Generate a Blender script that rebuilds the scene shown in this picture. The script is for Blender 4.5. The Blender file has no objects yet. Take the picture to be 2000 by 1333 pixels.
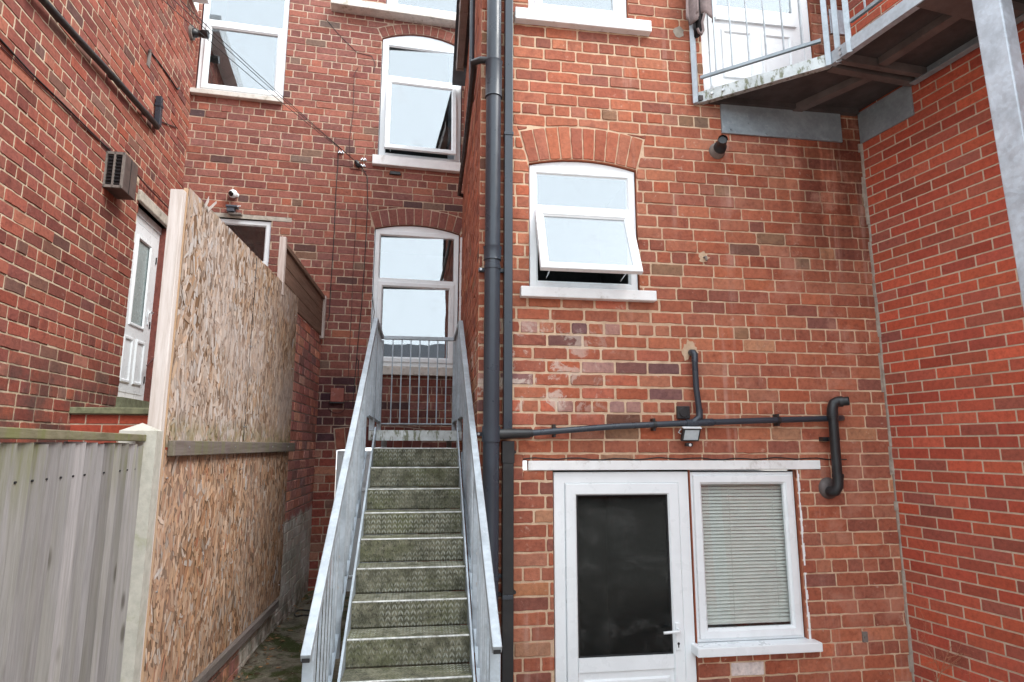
import bpy, math, random
import numpy as np
from mathutils import Vector, Matrix
R = math.radians
sc = bpy.context.scene
rnd = random.Random(7)

# ------------------------------------------------------------------ camera
FPX, PIT, ROL, YAW, EYE = 1210.0, R(9.6), R(-0.1), R(8.25), 2.2
def _cam():
    cp, sp = math.cos(PIT), math.sin(PIT)
    f = np.array([0, cp, sp]); r = np.array([1, 0, 0.]); d = np.cross(f, r)
    cr, sr = math.cos(ROL), math.sin(ROL)
    m = np.array([cr*r + sr*d, -sr*r + cr*d, f])
    c, s = math.cos(-YAW), math.sin(-YAW)
    return m @ np.array([[c, -s, 0], [s, c, 0], [0, 0, 1]]).T
CM = _cam()
cd = bpy.data.cameras.new('camera'); cam = bpy.data.objects.new('camera', cd)
sc.collection.objects.link(cam); sc.camera = cam
cd.sensor_width = 36; cd.lens = 36*FPX/2000; cd.clip_start = .05; cd.clip_end = 500
mw = Matrix.Identity(4)
for i in range(3):
    mw[i][0], mw[i][1], mw[i][2] = CM[0][i], -CM[1][i], -CM[2][i]
mw[2][3] = EYE
cam.matrix_world = mw

# ------------------------------------------------------------------ light
w = bpy.data.worlds.new('World'); sc.world = w; w.use_nodes = True
nt = w.node_tree; nt.nodes.clear()
sky = nt.nodes.new('ShaderNodeTexSky'); sky.sky_type = 'NISHITA'; sky.sun_disc = False
SUN_EL, SUN_AZ = R(46), R(124)
sky.sun_elevation = SUN_EL; sky.sun_rotation = SUN_AZ
sky.air_density = 1.0; sky.dust_density = 4.0
hs = nt.nodes.new('ShaderNodeHueSaturation'); hs.inputs['Saturation'].default_value = .22
bg = nt.nodes.new('ShaderNodeBackground'); bg.inputs['Strength'].default_value = .15
ow = nt.nodes.new('ShaderNodeOutputWorld')
ov = nt.nodes.new('ShaderNodeMix'); ov.data_type = 'RGBA'; ov.inputs[0].default_value = .93; ov.inputs[7].default_value = (6.1, 6.7, 7.2, 1)   # even cloud cover
nt.links.new(sky.outputs[0], hs.inputs['Color']); nt.links.new(hs.outputs[0], ov.inputs[6]); nt.links.new(ov.outputs[2], bg.inputs[0]); nt.links.new(bg.outputs[0], ow.inputs[0])
sd = bpy.data.lights.new('sun', 'SUN'); sd.energy = 1.4; sd.angle = R(28); sd.color = (1, .97, .92)
so = bpy.data.objects.new('sun', sd); sc.collection.objects.link(so)
sdir = Vector((math.sin(SUN_AZ)*math.cos(SUN_EL), math.cos(SUN_AZ)*math.cos(SUN_EL), math.sin(SUN_EL)))
so.rotation_euler = (-sdir).to_track_quat('-Z', 'Y').to_euler(); so.location = (0, -4, 14)
sc.view_settings.view_transform = 'Standard'; sc.view_settings.look = 'None'
sc.view_settings.exposure = 1.45; sc.view_settings.gamma = 1

# ------------------------------------------------------------------ helpers
def ray(u, v): return CM.T @ np.array([(u-1000)/FPX, (v-666.5)/FPX, 1.])
def onY(u, v, y):
    d = ray(u, v); return Vector((d[0]*y/d[1], y, EYE + d[2]*y/d[1]))
def onX(u, v, x):
    d = ray(u, v); return Vector((x, d[1]*x/d[0], EYE + d[2]*x/d[0]))
def onZ(u, v, z):
    d = ray(u, v); t = (z-EYE)/d[2]; return Vector((d[0]*t, d[1]*t, z))
class Fr:
    """upright plane: origin, direction u along it, n out of it towards the yard"""
    def __init__(s, x, y, deg):
        s.o = Vector((x, y, 0)); a = R(deg)
        s.U = Vector((math.cos(a), math.sin(a), 0)); s.N = Vector((math.sin(a), -math.cos(a), 0))
    def p(s, u, z, n=0): return s.o + s.U*u + s.N*n + Vector((0, 0, z))
    def at(s, px, py, n=0):
        d = Vector(ray(px, py)); o = s.o + s.N*n
        t = o.dot(s.N)/d.dot(s.N) if False else (o - Vector((0, 0, 0))).dot(s.N)/d.dot(s.N)
        q = d*t + Vector((0, 0, EYE)); return ((q - s.o).dot(s.U), q.z)
FRONT = Fr(0, 4.05, 0)
BACK = Fr(-1.0, 7.05, 3.9)
LEFT = Fr(-2.683, 6.93, 92.2)          # u<0 comes towards the camera
RIGHT = Fr(3.32, 4.05, 279.55)
RETURN = Fr(.43, 7.14, 268.8)
BOUND = Fr(-1.205, 3.0, 88.94)         # boundary wall face
HOARD = Fr(-1.16, 3.0, 88.94)          # face of the board sheets

def srgb(r, g, b):
    f = lambda c: (c/255/12.92) if c/255 <= .04045 else ((c/255+.055)/1.055)**2.4
    return (f(r), f(g), f(b), 1)

class MB:
    def __init__(s): s.v = []; s.f = []; s.m = []; s.c = []; s.col = None; s.mi = 0; s.sm = []
    def add(s, vs, fs, mi=None, smooth=False):
        b = len(s.v); s.v += [tuple(p) for p in vs]
        s.c += [s.col or (1, 1, 1, 1)]*len(vs)
        for f in fs:
            s.f.append(tuple(i+b for i in f)); s.m.append(s.mi if mi is None else mi); s.sm.append(smooth)
    def hexa(s, q, mi=None):   # 8 points: bottom 4 ccw, top 4
        s.add(q, [(3, 2, 1, 0), (4, 5, 6, 7), (0, 1, 5, 4), (1, 2, 6, 5), (2, 3, 7, 6), (3, 0, 4, 7)], mi)
    def box(s, x0, x1, y0, y1, z0, z1, mi=None):
        s.hexa([(x0, y0, z0), (x1, y0, z0), (x1, y1, z0), (x0, y1, z0), (x0, y0, z1), (x1, y0, z1), (x1, y1, z1), (x0, y1, z1)], mi)
    def fbox(s, fr, u0, u1, z0, z1, n0, n1, mi=None):
        p = fr.p
        s.hexa([p(u0, z0, n1), p(u1, z0, n1), p(u1, z0, n0), p(u0, z0, n0), p(u0, z1, n1), p(u1, z1, n1), p(u1, z1, n0), p(u0, z1, n0)], mi)
    def bar(s, a, b, w, h, up=Vector((0, 0, 1)), mi=None):
        """square bar from a to b, w across, h along up"""
        a = Vector(a); b = Vector(b); d = (b-a).normalized(); x = d.cross(up)
        if x.length < 1e-4: x = d.cross(Vector((0, 1, 0)))
        x.normalize(); y = x.cross(d).normalized()
        q = []
        for c in (a, b):
            q += [c - x*w/2 - y*h/2, c + x*w/2 - y*h/2, c + x*w/2 + y*h/2, c - x*w/2 + y*h/2]
        s.add(q, [(0, 1, 2, 3), (7, 6, 5, 4), (0, 4, 5, 1), (1, 5, 6, 2), (2, 6, 7, 3), (3, 7, 4, 0)], mi)
    def tube(s, pts, r, seg=12, cap=True, mi=None):
        pts = [Vector(p) for p in pts]; n = len(pts)
        rr = r if isinstance(r, (list, tuple)) else [r]*n
        vs = []; fs = []; x = None
        for i in range(n):
            d = ((pts[min(i+1, n-1)] - pts[i]).normalized() + (pts[i] - pts[max(i-1, 0)]).normalized())
            if d.length < 1e-6: d = pts[min(i+1, n-1)] - pts[max(i-1, 0)]
            d.normalize()
            if x is None:
                x = d.cross(Vector((0, 0, 1)))
                if x.length < .05: x = d.cross(Vector((0, 1, 0)))
            x = (x - d*x.dot(d)).normalized(); y = d.cross(x)
            for k in range(seg):
                a = 2*math.pi*k/seg; vs.append(pts[i] + (x*math.cos(a) + y*math.sin(a))*rr[i])
        for i in range(n-1):
            for k in range(seg):
                k2 = (k+1) % seg; fs.append((i*seg+k, i*seg+k2, (i+1)*seg+k2, (i+1)*seg+k))
        s.add(vs, fs, mi, True)
        if cap:
            for i, o in ((0, 1), (n-1, 0)):
                ring = [vs[i*seg+k] for k in range(seg)]
                s.add(ring, [tuple(range(seg))[::-1] if o else tuple(range(seg))], mi)
    def prism(s, fr, poly, n0, n1, mi=None):
        k = len(poly)
        vs = [fr.p(u, z, n1) for u, z in poly] + [fr.p(u, z, n0) for u, z in poly]
        s.add(vs, [tuple(range(k)), tuple(range(2*k-1, k-1, -1))] + [(i, k+i, k+(i+1) % k, (i+1) % k) for i in range(k)], mi)
    def ring(s, fr, u0, u1, z0, z1, prof, mi=None):
        """mitred rectangular frame; prof = [(inset, n), ...]"""
        vs = []
        for i, n in prof:
            vs += [fr.p(u0+i, z0+i, n), fr.p(u1-i, z0+i, n), fr.p(u1-i, z1-i, n), fr.p(u0+i, z1-i, n)]
        fs = []
        for j in range(len(prof)-1):
            for k in range(4):
                fs.append((j*4+k, j*4+(k+1) % 4, (j+1)*4+(k+1) % 4, (j+1)*4+k))
        s.add(vs, fs, mi)
    def xf(s, fn, start=0): s.v[start:] = [tuple(fn(Vector(p))) for p in s.v[start:]]

SPLIT = {'bolt', 'screw', 'hinge', 'joint', 'lug', 'stay', 'splinter', 'rail', 'cord', 'rear_rail', 'landing_beam', 'collar'}
def pieces(mb):
    key = {}; par = list(range(len(mb.v)))
    def fd(i):
        while par[i] != i: par[i] = par[par[i]]; i = par[i]
        return i
    for i, p in enumerate(mb.v):
        k = tuple(round(c, 5) for c in p)
        if k in key: par[fd(i)] = fd(key[k])
        else: key[k] = i
    for f in mb.f:
        for i in f[1:]: par[fd(i)] = fd(f[0])
    gr = {}
    for j, f in enumerate(mb.f): gr.setdefault(fd(f[0]), []).append(j)
    out = []
    for js in gr.values():
        m = MB(); ix = {}
        for j in js:
            for i in mb.f[j]:
                if i not in ix: ix[i] = len(m.v); m.v.append(mb.v[i]); m.c.append(mb.c[i])
            m.f.append(tuple(ix[i] for i in mb.f[j])); m.m.append(mb.m[j]); m.sm.append(mb.sm[j])
        out.append(m)
    return out
def rootof(o):
    while o.parent: o = o.parent
    return o
def make(name, mb, mats, parent=None, label=None, cat=None, group=None, kind=None, bev=0, plabel=None):
    if not isinstance(mats, (list, tuple)): mats = [mats]
    if name in SPLIT and parent is not None:
        ps = pieces(mb)
        for m in ps[1:]: make_(name, m, mats, parent, bev=bev, plabel=plabel)
        mb = ps[0]
    return make_(name, mb, mats, parent, label, cat, group, kind, bev, plabel)
def make_(name, mb, mats, parent=None, label=None, cat=None, group=None, kind=None, bev=0, plabel=None):
    if parent is None:
        xs = np.array(mb.v); off = Vector(((xs[:, 0].min()+xs[:, 0].max())/2, (xs[:, 1].min()+xs[:, 1].max())/2, xs[:, 2].min()))
    else: off = rootof(parent).location
    me = bpy.data.meshes.new(name)
    me.from_pydata([(p[0]-off.x, p[1]-off.y, p[2]-off.z) for p in mb.v], [], mb.f)
    for m in mats: me.materials.append(m)
    if len(mats) > 1: me.polygons.foreach_set('material_index', mb.m)
    me.polygons.foreach_set('use_smooth', mb.sm)
    if any(c != (1, 1, 1, 1) for c in mb.c):
        at = me.attributes.new('bcol', 'FLOAT_COLOR', 'POINT'); at.data.foreach_set('color', [x for c in mb.c for x in c])
    me.update()
    o = bpy.data.objects.new(name, me); sc.collection.objects.link(o)
    if parent is None: o.location = off
    else: o.parent = parent
    if bev:
        b = o.modifiers.new('bevel', 'BEVEL'); b.width = bev; b.segments = 2; b.limit_method = 'ANGLE'
    tag(o, label, cat, group, kind)
    if plabel: o['label'] = plabel
    return o
def tag(o, label=None, cat=None, group=None, kind=None):
    if label: o['label'] = label
    if cat: o['category'] = cat
    if group: o['group'] = group
    if kind: o['kind'] = kind
def thing(name, loc, label, cat, group=None):
    o = bpy.data.objects.new(name, None); sc.collection.objects.link(o); o.location = loc; o.empty_display_size = .1
    tag(o, label, cat, group); return o

# ------------------------------------------------------------------ materials
class NT:
    def __init__(s, name):
        s.m = bpy.data.materials.new(name); s.m.use_nodes = True; s.t = s.m.node_tree
        s.b = s.t.nodes['Principled BSDF']; s.out = s.t.nodes['Material Output']; s._co = None
    def n(s, t, **k):
        x = s.t.nodes.new(t)
        for a, v in k.items(): setattr(x, a, v)
        return x
    def l(s, a, b): s.t.links.new(a, b)
    def inp(s, node, i, v):
        if v is None: return
        if hasattr(v, 'is_output'): s.l(v, node.inputs[i])
        else: node.inputs[i].default_value = v
    def pos(s):
        if not s._co: s._co = s.n('ShaderNodeNewGeometry').outputs['Position']
        return s._co
    def scale(s, v, sx, sy, sz):
        x = s.n('ShaderNodeVectorMath', operation='MULTIPLY'); s.l(v, x.inputs[0]); x.inputs[1].default_value = (sx, sy, sz); return x.outputs[0]
    def noise(s, sc_, det=4, rough=.55, dist=0, v=None, col=False):
        x = s.n('ShaderNodeTexNoise'); s.l(v or s.pos(), x.inputs['Vector'])
        x.inputs['Scale'].default_value = sc_; x.inputs['Detail'].default_value = det
        x.inputs['Roughness'].default_value = rough; x.inputs['Distortion'].default_value = dist
        return x.outputs['Color' if col else 'Fac']
    def vor(s, sc_, v=None, feat='F1', out='Color', rnd_=1):
        x = s.n('ShaderNodeTexVoronoi', feature=feat); s.l(v or s.pos(), x.inputs['Vector'])
        x.inputs['Scale'].default_value = sc_; x.inputs['Randomness'].default_value = rnd_
        return x.outputs[out]
    def math(s, op, a, b=None, c=None):
        x = s.n('ShaderNodeMath', operation=op); s.inp(x, 0, a); s.inp(x, 1, b); s.inp(x, 2, c); return x.outputs[0]
    def mr(s, v, a, b, c=0., d=1., smooth=True):
        x = s.n('ShaderNodeMapRange'); x.interpolation_type = 'SMOOTHSTEP' if smooth else 'LINEAR'
        s.inp(x, 0, v); s.inp(x, 1, a); s.inp(x, 2, b); s.inp(x, 3, c); s.inp(x, 4, d); return x.outputs[0]
    def mix(s, f, a, b, bt='MIX'):
        x = s.n('ShaderNodeMix', data_type='RGBA', blend_type=bt); s.inp(x, 0, f); s.inp(x, 6, a); s.inp(x, 7, b); return x.outputs[2]
    def ramp(s, v, stops, const=False):
        x = s.n('ShaderNodeValToRGB'); s.l(v, x.inputs[0]); e = x.color_ramp.elements
        if const: x.color_ramp.interpolation = 'CONSTANT'
        while len(e) > 1: e.remove(e[-1])
        e[0].position, e[0].color = stops[0]
        for p, c in stops[1:]:
            k = e.new(p); k.color = c
        return x.outputs[0]
    def sep(s, v):
        x = s.n('ShaderNodeSeparateXYZ'); s.l(v, x.inputs[0]); return x.outputs
    def bump(s, h, st=.3, d=.005):
        x = s.n('ShaderNodeBump'); s.l(h, x.inputs['Height']); x.inputs['Strength'].default_value = st; x.inputs['Distance'].default_value = d
        s.l(x.outputs[0], s.b.inputs['Normal']); return x
    def fin(s, col=None, rough=None, metal=None, spec=None):
        s.inp(s.b, 'Base Color', col); s.inp(s.b, 'Roughness', rough); s.inp(s.b, 'Metallic', metal); s.inp(s.b, 'Specular IOR Level', spec); return s.m

def attr(t):
    x = t.n('ShaderNodeAttribute'); x.attribute_name = 'bcol'; return x.outputs['Color']

def mat_brick(name, smear, amt=.5, soot=.25, stains=None, fine=1.):
    t = NT(name); c = attr(t)
    a = t.noise(38, 6, .65); c = t.mix(1, c, t.ramp(a, [(.2, (.62, .60, .60, 1)), (.5, (1, 1, 1, 1)), (.85, (1.3, 1.25, 1.2, 1))]), 'MULTIPLY')
    bl = t.noise(11, 5, .6, .6); c = t.mix(t.mr(bl, .5, .74, 0, .55*fine), c, t.mix(1, c, (.58, .5, .55, 1), 'MULTIPLY'))
    sm = t.noise(17, 9, .72, .3); c = t.mix(t.mr(sm, .60, .70, 0, amt), c, smear)
    so_ = t.noise(1.1, 5, .6); c = t.mix(t.mr(so_, .45, .75, 0, soot), c, t.mix(1, c, (.45, .40, .40, 1), 'MULTIPLY'))
    if stains: c = stains(t, c)
    h = t.math('ADD', t.noise(170, 4), t.math('MULTIPLY', t.noise(45, 5), 1.5))
    t.bump(h, .55*fine, .004)
    return t.fin(c, .88, 0, .25)
def mat_mortar(name, col, dark, stains=None):
    t = NT(name); c = t.mix(t.mr(t.noise(9, 7, .7), .35, .7), col, dark)
    c = t.mix(t.mr(t.noise(70, 4, .6), .5, .75, 0, .5), c, dark)
    if stains: c = stains(t, c)
    t.bump(t.noise(150, 5, .7), .8, .005); return t.fin(c, .95, 0, .15)

def front_stain_shade(t, c):
    x, y, z = t.sep(t.pos())
    # grimy streaks below the balcony ledger, deepened to paint in the balcony's shade
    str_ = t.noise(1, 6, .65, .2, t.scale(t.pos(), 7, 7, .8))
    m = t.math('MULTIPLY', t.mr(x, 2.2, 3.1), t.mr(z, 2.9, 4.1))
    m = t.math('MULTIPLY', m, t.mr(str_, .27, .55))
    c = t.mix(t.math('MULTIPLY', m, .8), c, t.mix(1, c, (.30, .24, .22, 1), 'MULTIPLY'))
    # pale lime bloom
    e = t.math('MULTIPLY', t.mr(t.noise(3.2, 8, .7), .5, .66), t.mr(x, 1.6, 2.7, .25, 1))
    c = t.mix(t.math('MULTIPLY', e, .42), c, srgb(192, 140, 120))
    rn = t.math('MULTIPLY', t.mr(t.noise(1, 4, .6, .1, t.scale(t.pos(), 9, 9, .45)), .56, .70), t.mr(t.noise(2.4, 4, .6), .42, .6))
    c = t.mix(t.math('MULTIPLY', rn, .34), c, srgb(206, 172, 158))
    # mortar daubed over the courses below the kitchen window
    g = t.math('MULTIPLY', t.mr(z, 2.35, 2.5), t.mr(z, 3.1, 2.9))
    g = t.math('MULTIPLY', g, t.mr(x, 1.5, .7))
    d = t.math('MULTIPLY', g, t.mr(t.noise(7, 9, .7, .5), .535, .60))
    return t.mix(t.math('MULTIPLY', d, .75), c, srgb(204, 190, 178))
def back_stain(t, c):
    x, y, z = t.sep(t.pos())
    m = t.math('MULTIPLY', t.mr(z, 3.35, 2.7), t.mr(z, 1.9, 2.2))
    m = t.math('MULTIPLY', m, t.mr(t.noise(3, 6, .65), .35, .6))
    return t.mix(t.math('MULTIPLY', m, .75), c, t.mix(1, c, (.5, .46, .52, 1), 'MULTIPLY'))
def left_stain(t, c):
    x, y, z = t.sep(t.pos())
    m = t.math('MULTIPLY', t.mr(z, 3.0, 2.5), t.mr(t.noise(4, 6, .65), .4, .6))
    return t.mix(t.math('MULTIPLY', m, .6), c, srgb(70, 62, 58))
def right_stain(t, c):
    x, y, z = t.sep(t.pos())
    e = t.math('MULTIPLY', t.mr(t.noise(20, 8, .75), .66, .72), t.mr(x, 3.5, 3.36))
    c = t.mix(t.math('MULTIPLY', e, .4), c, srgb(196, 158, 138))
    m = t.math('MULTIPLY', t.mr(z, 1.5, .7), t.mr(t.noise(3, 6, .65), .4, .6))
    return t.mix(t.math('MULTIPLY', m, .22), c, srgb(120, 84, 80))
def bound_stain(t, c):
    x, y, z = t.sep(t.pos())
    edge = t.math('ADD', z, t.math('MULTIPLY', t.math('SUBTRACT', t.noise(6, 7, .7), .5), .35))
    m = t.math('MULTIPLY', t.mr(edge, 1.60, 1.52), t.mr(t.math('ADD', y, t.math('MULTIPLY', t.noise(5, 4), .2)), 4.72, 4.80))
    w_ = t.math('MULTIPLY', m, t.mr(t.noise(13, 9, .75), .36, .68, 1, .55))
    pc = t.mix(t.mr(t.noise(2.5, 6, .7), .35, .65), srgb(226, 223, 216), srgb(180, 178, 164))
    c = t.mix(w_, c, pc)
    g = t.math('MULTIPLY', t.mr(z, 1.0, .72), t.mr(t.noise(9, 6), .4, .6))
    return t.mix(t.math('MULTIPLY', g, .6), c, srgb(72, 74, 50))

M = {}
M['bf'] = mat_brick('front_brick', srgb(200, 176, 158), .5, .2, front_stain_shade)
M['mf'] = mat_mortar('front_mortar', srgb(214, 188, 160), srgb(190, 160, 134), front_stain_shade)
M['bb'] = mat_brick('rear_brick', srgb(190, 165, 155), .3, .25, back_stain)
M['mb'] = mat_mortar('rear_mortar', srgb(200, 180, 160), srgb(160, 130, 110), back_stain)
M['bl'] = mat_brick('left_brick', srgb(180, 150, 138), .3, .3, left_stain)
M['ml'] = mat_mortar('left_mortar', srgb(204, 188, 164), srgb(168, 146, 122), left_stain)
M['br'] = mat_brick('modern_brick', srgb(176, 130, 112), .12, .12, right_stain, .45)
M['mr'] = mat_mortar('modern_mortar', srgb(204, 186, 164), srgb(180, 160, 140), right_stain)
M['bw'] = mat_brick('boundary_brick', srgb(170, 150, 140), .3, .3, bound_stain)
M['mw'] = mat_mortar('boundary_mortar', srgb(165, 150, 138), srgb(120, 102, 94), bound_stain)
PAL = dict(
 f=[((174, 97, 68), 8), ((180, 103, 71), 7), ((168, 91, 64), 6), ((160, 86, 63), 3), ((184, 112, 80), 3), ((178, 93, 60), 2), ((153, 87, 68), 1.5), ((126, 84, 68), .35), ((146, 108, 81), .5), ((188, 130, 93), .5)],
 b=[((150, 89, 76), 6), ((142, 83, 71), 5), ((156, 95, 81), 5), ((135, 76, 67), 1), ((160, 93, 74), 2), ((127, 78, 71), 0.7), ((104, 73, 69), 0.32), ((129, 99, 84), 0.8), ((163, 101, 81), 1)],
 l=[((141, 71, 58), 2.1), ((149, 78, 62), 5), ((133, 67, 55), 1.4), ((155, 83, 63), 3), ((123, 67, 57), 1), ((128, 85, 71), 0.42), ((163, 98, 78), 1), ((107, 69, 60), 0.21)],
 r=[((190, 81, 50), 7), ((179, 74, 50), 5), ((172, 79, 56), 3), ((193, 86, 52), 4), ((161, 81, 63), 1.2), ((170, 85, 63), 1)],
 w=[((204, 132, 113), 5), ((192, 121, 111), 4), ((219, 146, 123), 3), ((172, 121, 111), 3), ((230, 162, 130), 1)],
 lo=[((168, 92, 70), 4), ((178, 120, 96), 2), ((158, 76, 60), 3), ((150, 104, 88), 1)])

def simple(name, col, rough=.5, metal=0., var=.12, vs=12, bump=0, bs=120, spec=.5, dirt=None, damt=.4, ds=5):
    t = NT(name); c = tuple(col)
    lo = tuple(max(0, x*(1-var)) for x in c[:3])+(1,); hi = tuple(min(1, x*(1+var)) for x in c[:3])+(1,)
    cc = t.mix(t.mr(t.noise(vs, 6, .65), .3, .7), lo, hi)
    if dirt: cc = t.mix(t.mr(t.noise(ds, 8, .72, .3), .52, .70, 0, damt), cc, dirt)
    if bump: t.bump(t.noise(bs, 5, .6), bump, .003)
    r_ = t.mr(t.noise(vs*2.3, 5), .3, .7, max(.03, rough-.08), min(1, rough+.08))
    return t.fin(cc, r_, metal, spec)
M['upvc'] = simple('white_plastic', (.84, .88, .90), .32, 0, .03, 4, 0, dirt=(.66, .65, .63, 1), damt=.15, ds=3)
M['painted'] = simple('white_paint', (.83, .84, .84), .6, 0, .05, 5, .3, 60, dirt=srgb(158, 148, 134), damt=.55, ds=7)
M['stone'] = simple('sill_stone', srgb(176, 168, 156), .9, 0, .2, 12, .5, 90, dirt=srgb(96, 88, 74), damt=.7, ds=11)
M['palestone'] = simple('pale_sill_stone', srgb(206, 200, 192), .85, 0, .12, 12, .4, 90, dirt=srgb(132, 120, 92), damt=.7, ds=11)
M['mossy'] = simple('mossy_stone', srgb(122, 124, 98), .95, 0, .3, 14, .6, 70, dirt=srgb(84, 90, 64), damt=.7, ds=8)
M['pipe'] = simple('grey_plastic_pipe', (.032, .041, .055), .33, 0, .10, 3)
M['black'] = simple('black_plastic', (.016, .017, .019), .4, 0, .2, 9, 0, dirt=(.05, .048, .045, 1), damt=.4)
M['rubber'] = simple('black_cable', (.02, .019, .02), .6)
M['redcable'] = simple('dark_red_cable', srgb(78, 42, 40), .6)
M['seal'] = simple('black_seal', (.012, .012, .013), .7)
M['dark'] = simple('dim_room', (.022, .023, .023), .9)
M['curtain'] = simple('pale_curtain', (.5, .52, .55), .9)
M['brown'] = simple('brown_gutter', srgb(128, 116, 110), .45, 0, .15, 9, 0, dirt=srgb(110, 100, 92), damt=.4)
M['lead'] = simple('grey_collar', srgb(118, 110, 104), .7, 0, .2, 20, .2)
M['bolt'] = simple('zinc_bolt', (.5, .51, .52), .35, .8)
M['chrome'] = simple('bright_bracket', (.75, .75, .76), .25, .9)
M['concrete'] = simple('post_concrete', srgb(176, 174, 164), .92, 0, .12, 20, .5, 110, dirt=srgb(136, 140, 104), damt=.55, ds=7)
M['terracotta'] = simple('terracotta_cover', srgb(150, 86, 74), .7, 0, .12, 10, .2, dirt=srgb(196, 164, 158), damt=.7, ds=12)
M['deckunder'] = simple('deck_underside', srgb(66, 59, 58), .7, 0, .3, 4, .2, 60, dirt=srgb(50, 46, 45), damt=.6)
M['joist'] = simple('brown_joist_steel', srgb(102, 92, 89), .6, .2, .2, 6, .1, 60)
M['cloth'] = simple('grey_brown_cloth', srgb(138, 122, 120), .95, 0, .14, 30, .6, 260, dirt=srgb(104, 90, 88), damt=.7)
M['clothin'] = simple('dark_lining', srgb(34, 30, 32), .95)
M['lens'] = simple('camera_lens', (.01, .01, .012), .1)
M['slat'] = simple('blind_slat', srgb(222, 229, 223), .5, 0, .04)
M['soil'] = simple('fillet_mortar', srgb(158, 148, 136), .95, 0, .2, 15, .8, 80, dirt=srgb(110, 98, 90), damt=.6, ds=9)
M['roof'] = simple('slate', srgb(70, 72, 78), .6, 0, .2, 6, .4, 40)
M['weed'] = simple('dry_stem', srgb(168, 112, 86), .9, 0, .25, 40)
M['leaf'] = simple('dead_leaf', srgb(128, 96, 66), .9, 0, .5, 30)
M['sensor'] = simple('white_dome', (.7, .7, .7), .3)

def galv(name, base=(.46, .49, .52), moss=0.):
    t = NT(name); v = t.vor(55, None, 'F1', 'Color'); s_ = t.sep(v)[0]
    k = t.mr(s_, 0, 1, .92, 1.07, False)
    c = t.mix(1, base+(1,), t.n('ShaderNodeCombineColor').outputs[0]) if False else None
    cc = t.mix(t.mr(t.noise(7, 6, .65), .3, .7), tuple(x*.82 for x in base)+(1,), tuple(x*1.15 for x in base)+(1,))
    cb = t.n('ShaderNodeCombineXYZ')
    for i in range(3): t.l(k, cb.inputs[i])
    cc = t.mix(1, cc, cb.outputs[0], 'MULTIPLY')
    cc = t.mix(t.mr(t.noise(26, 8, .75), .58, .68, 0, .22), cc, (.70, .73, .76, 1))
    if moss:
        z = t.sep(t.pos())[2]
        st = t.noise(1, 7, .7, .3, t.scale(t.pos(), 26, 26, 9))
        cc = t.mix(t.mr(st, .62-moss*.12, .70-moss*.1, 0, .85), cc, srgb(96, 98, 66))
    t.bump(t.noise(90, 4), .12, .002)
    return t.fin(cc, t.mr(s_, 0, 1, .42, .62), .35, .5)
M['galv'] = galv('galvanised_steel', (.40, .46, .51))
M['galvb'] = galv('bright_galvanised_steel', (.41, .46, .50))
M['galvm'] = galv('mossy_galvanised_steel', (.50, .53, .53), 1.)
M['galvp'] = galv('pale_galvanised_steel', (.50, .56, .62))
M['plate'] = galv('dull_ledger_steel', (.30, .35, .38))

def mat_glass(name, refl, tint=(.75, .8, .82), rough=.0):
    t = NT(name); t.t.nodes.remove(t.b)
    g = t.n('ShaderNodeBsdfGlossy'); g.inputs['Roughness'].default_value = rough; g.inputs['Color'].default_value = (.97, .985, 1, 1)
    tr = t.n('ShaderNodeBsdfTransparent'); tr.inputs[0].default_value = tint+(1,)
    ge = t.n('ShaderNodeNewGeometry'); dt = t.n('ShaderNodeVectorMath', operation='DOT_PRODUCT'); t.l(ge.outputs['Incoming'], dt.inputs[0]); t.l(ge.outputs['Normal'], dt.inputs[1])
    f5 = t.math('POWER', t.math('SUBTRACT', 1., t.math('ABSOLUTE', dt.outputs['Value'])), 5.)
    k = t.math('MINIMUM', t.math('ADD', t.math('MULTIPLY', f5, .9), refl), 1.)
    b = t.n('ShaderNodeBump'); t.l(t.noise(2.2, 2), b.inputs['Height']); b.inputs['Strength'].default_value = .05; b.inputs['Distance'].default_value = .02
    t.l(b.outputs[0], g.inputs['Normal'])
    m = t.n('ShaderNodeMixShader'); t.l(k, m.inputs[0]); t.l(tr.outputs[0], m.inputs[1]); t.l(g.outputs[0], m.inputs[2]); df = t.n('ShaderNodeBsdfDiffuse'); df.inputs[0].default_value = (.5, .5, .48, 1)
    m2 = t.n('ShaderNodeMixShader'); du = t.mr(t.noise(3.5, 8, .75, .8), .50, .78, .004, .09); t.l(du, m2.inputs[0]); t.l(m.outputs[0], m2.inputs[1]); t.l(df.outputs[0], m2.inputs[2])
    t.l(m2.outputs[0], t.out.inputs[0])
    return t.m
M['glass'] = mat_glass('window_glass', .235)
M['glassd'] = mat_glass('door_glass', .016, (.6, .64, .64), .03)
M['glassb'] = mat_glass('blind_window_glass', .045, (.955, .96, .955))

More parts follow.
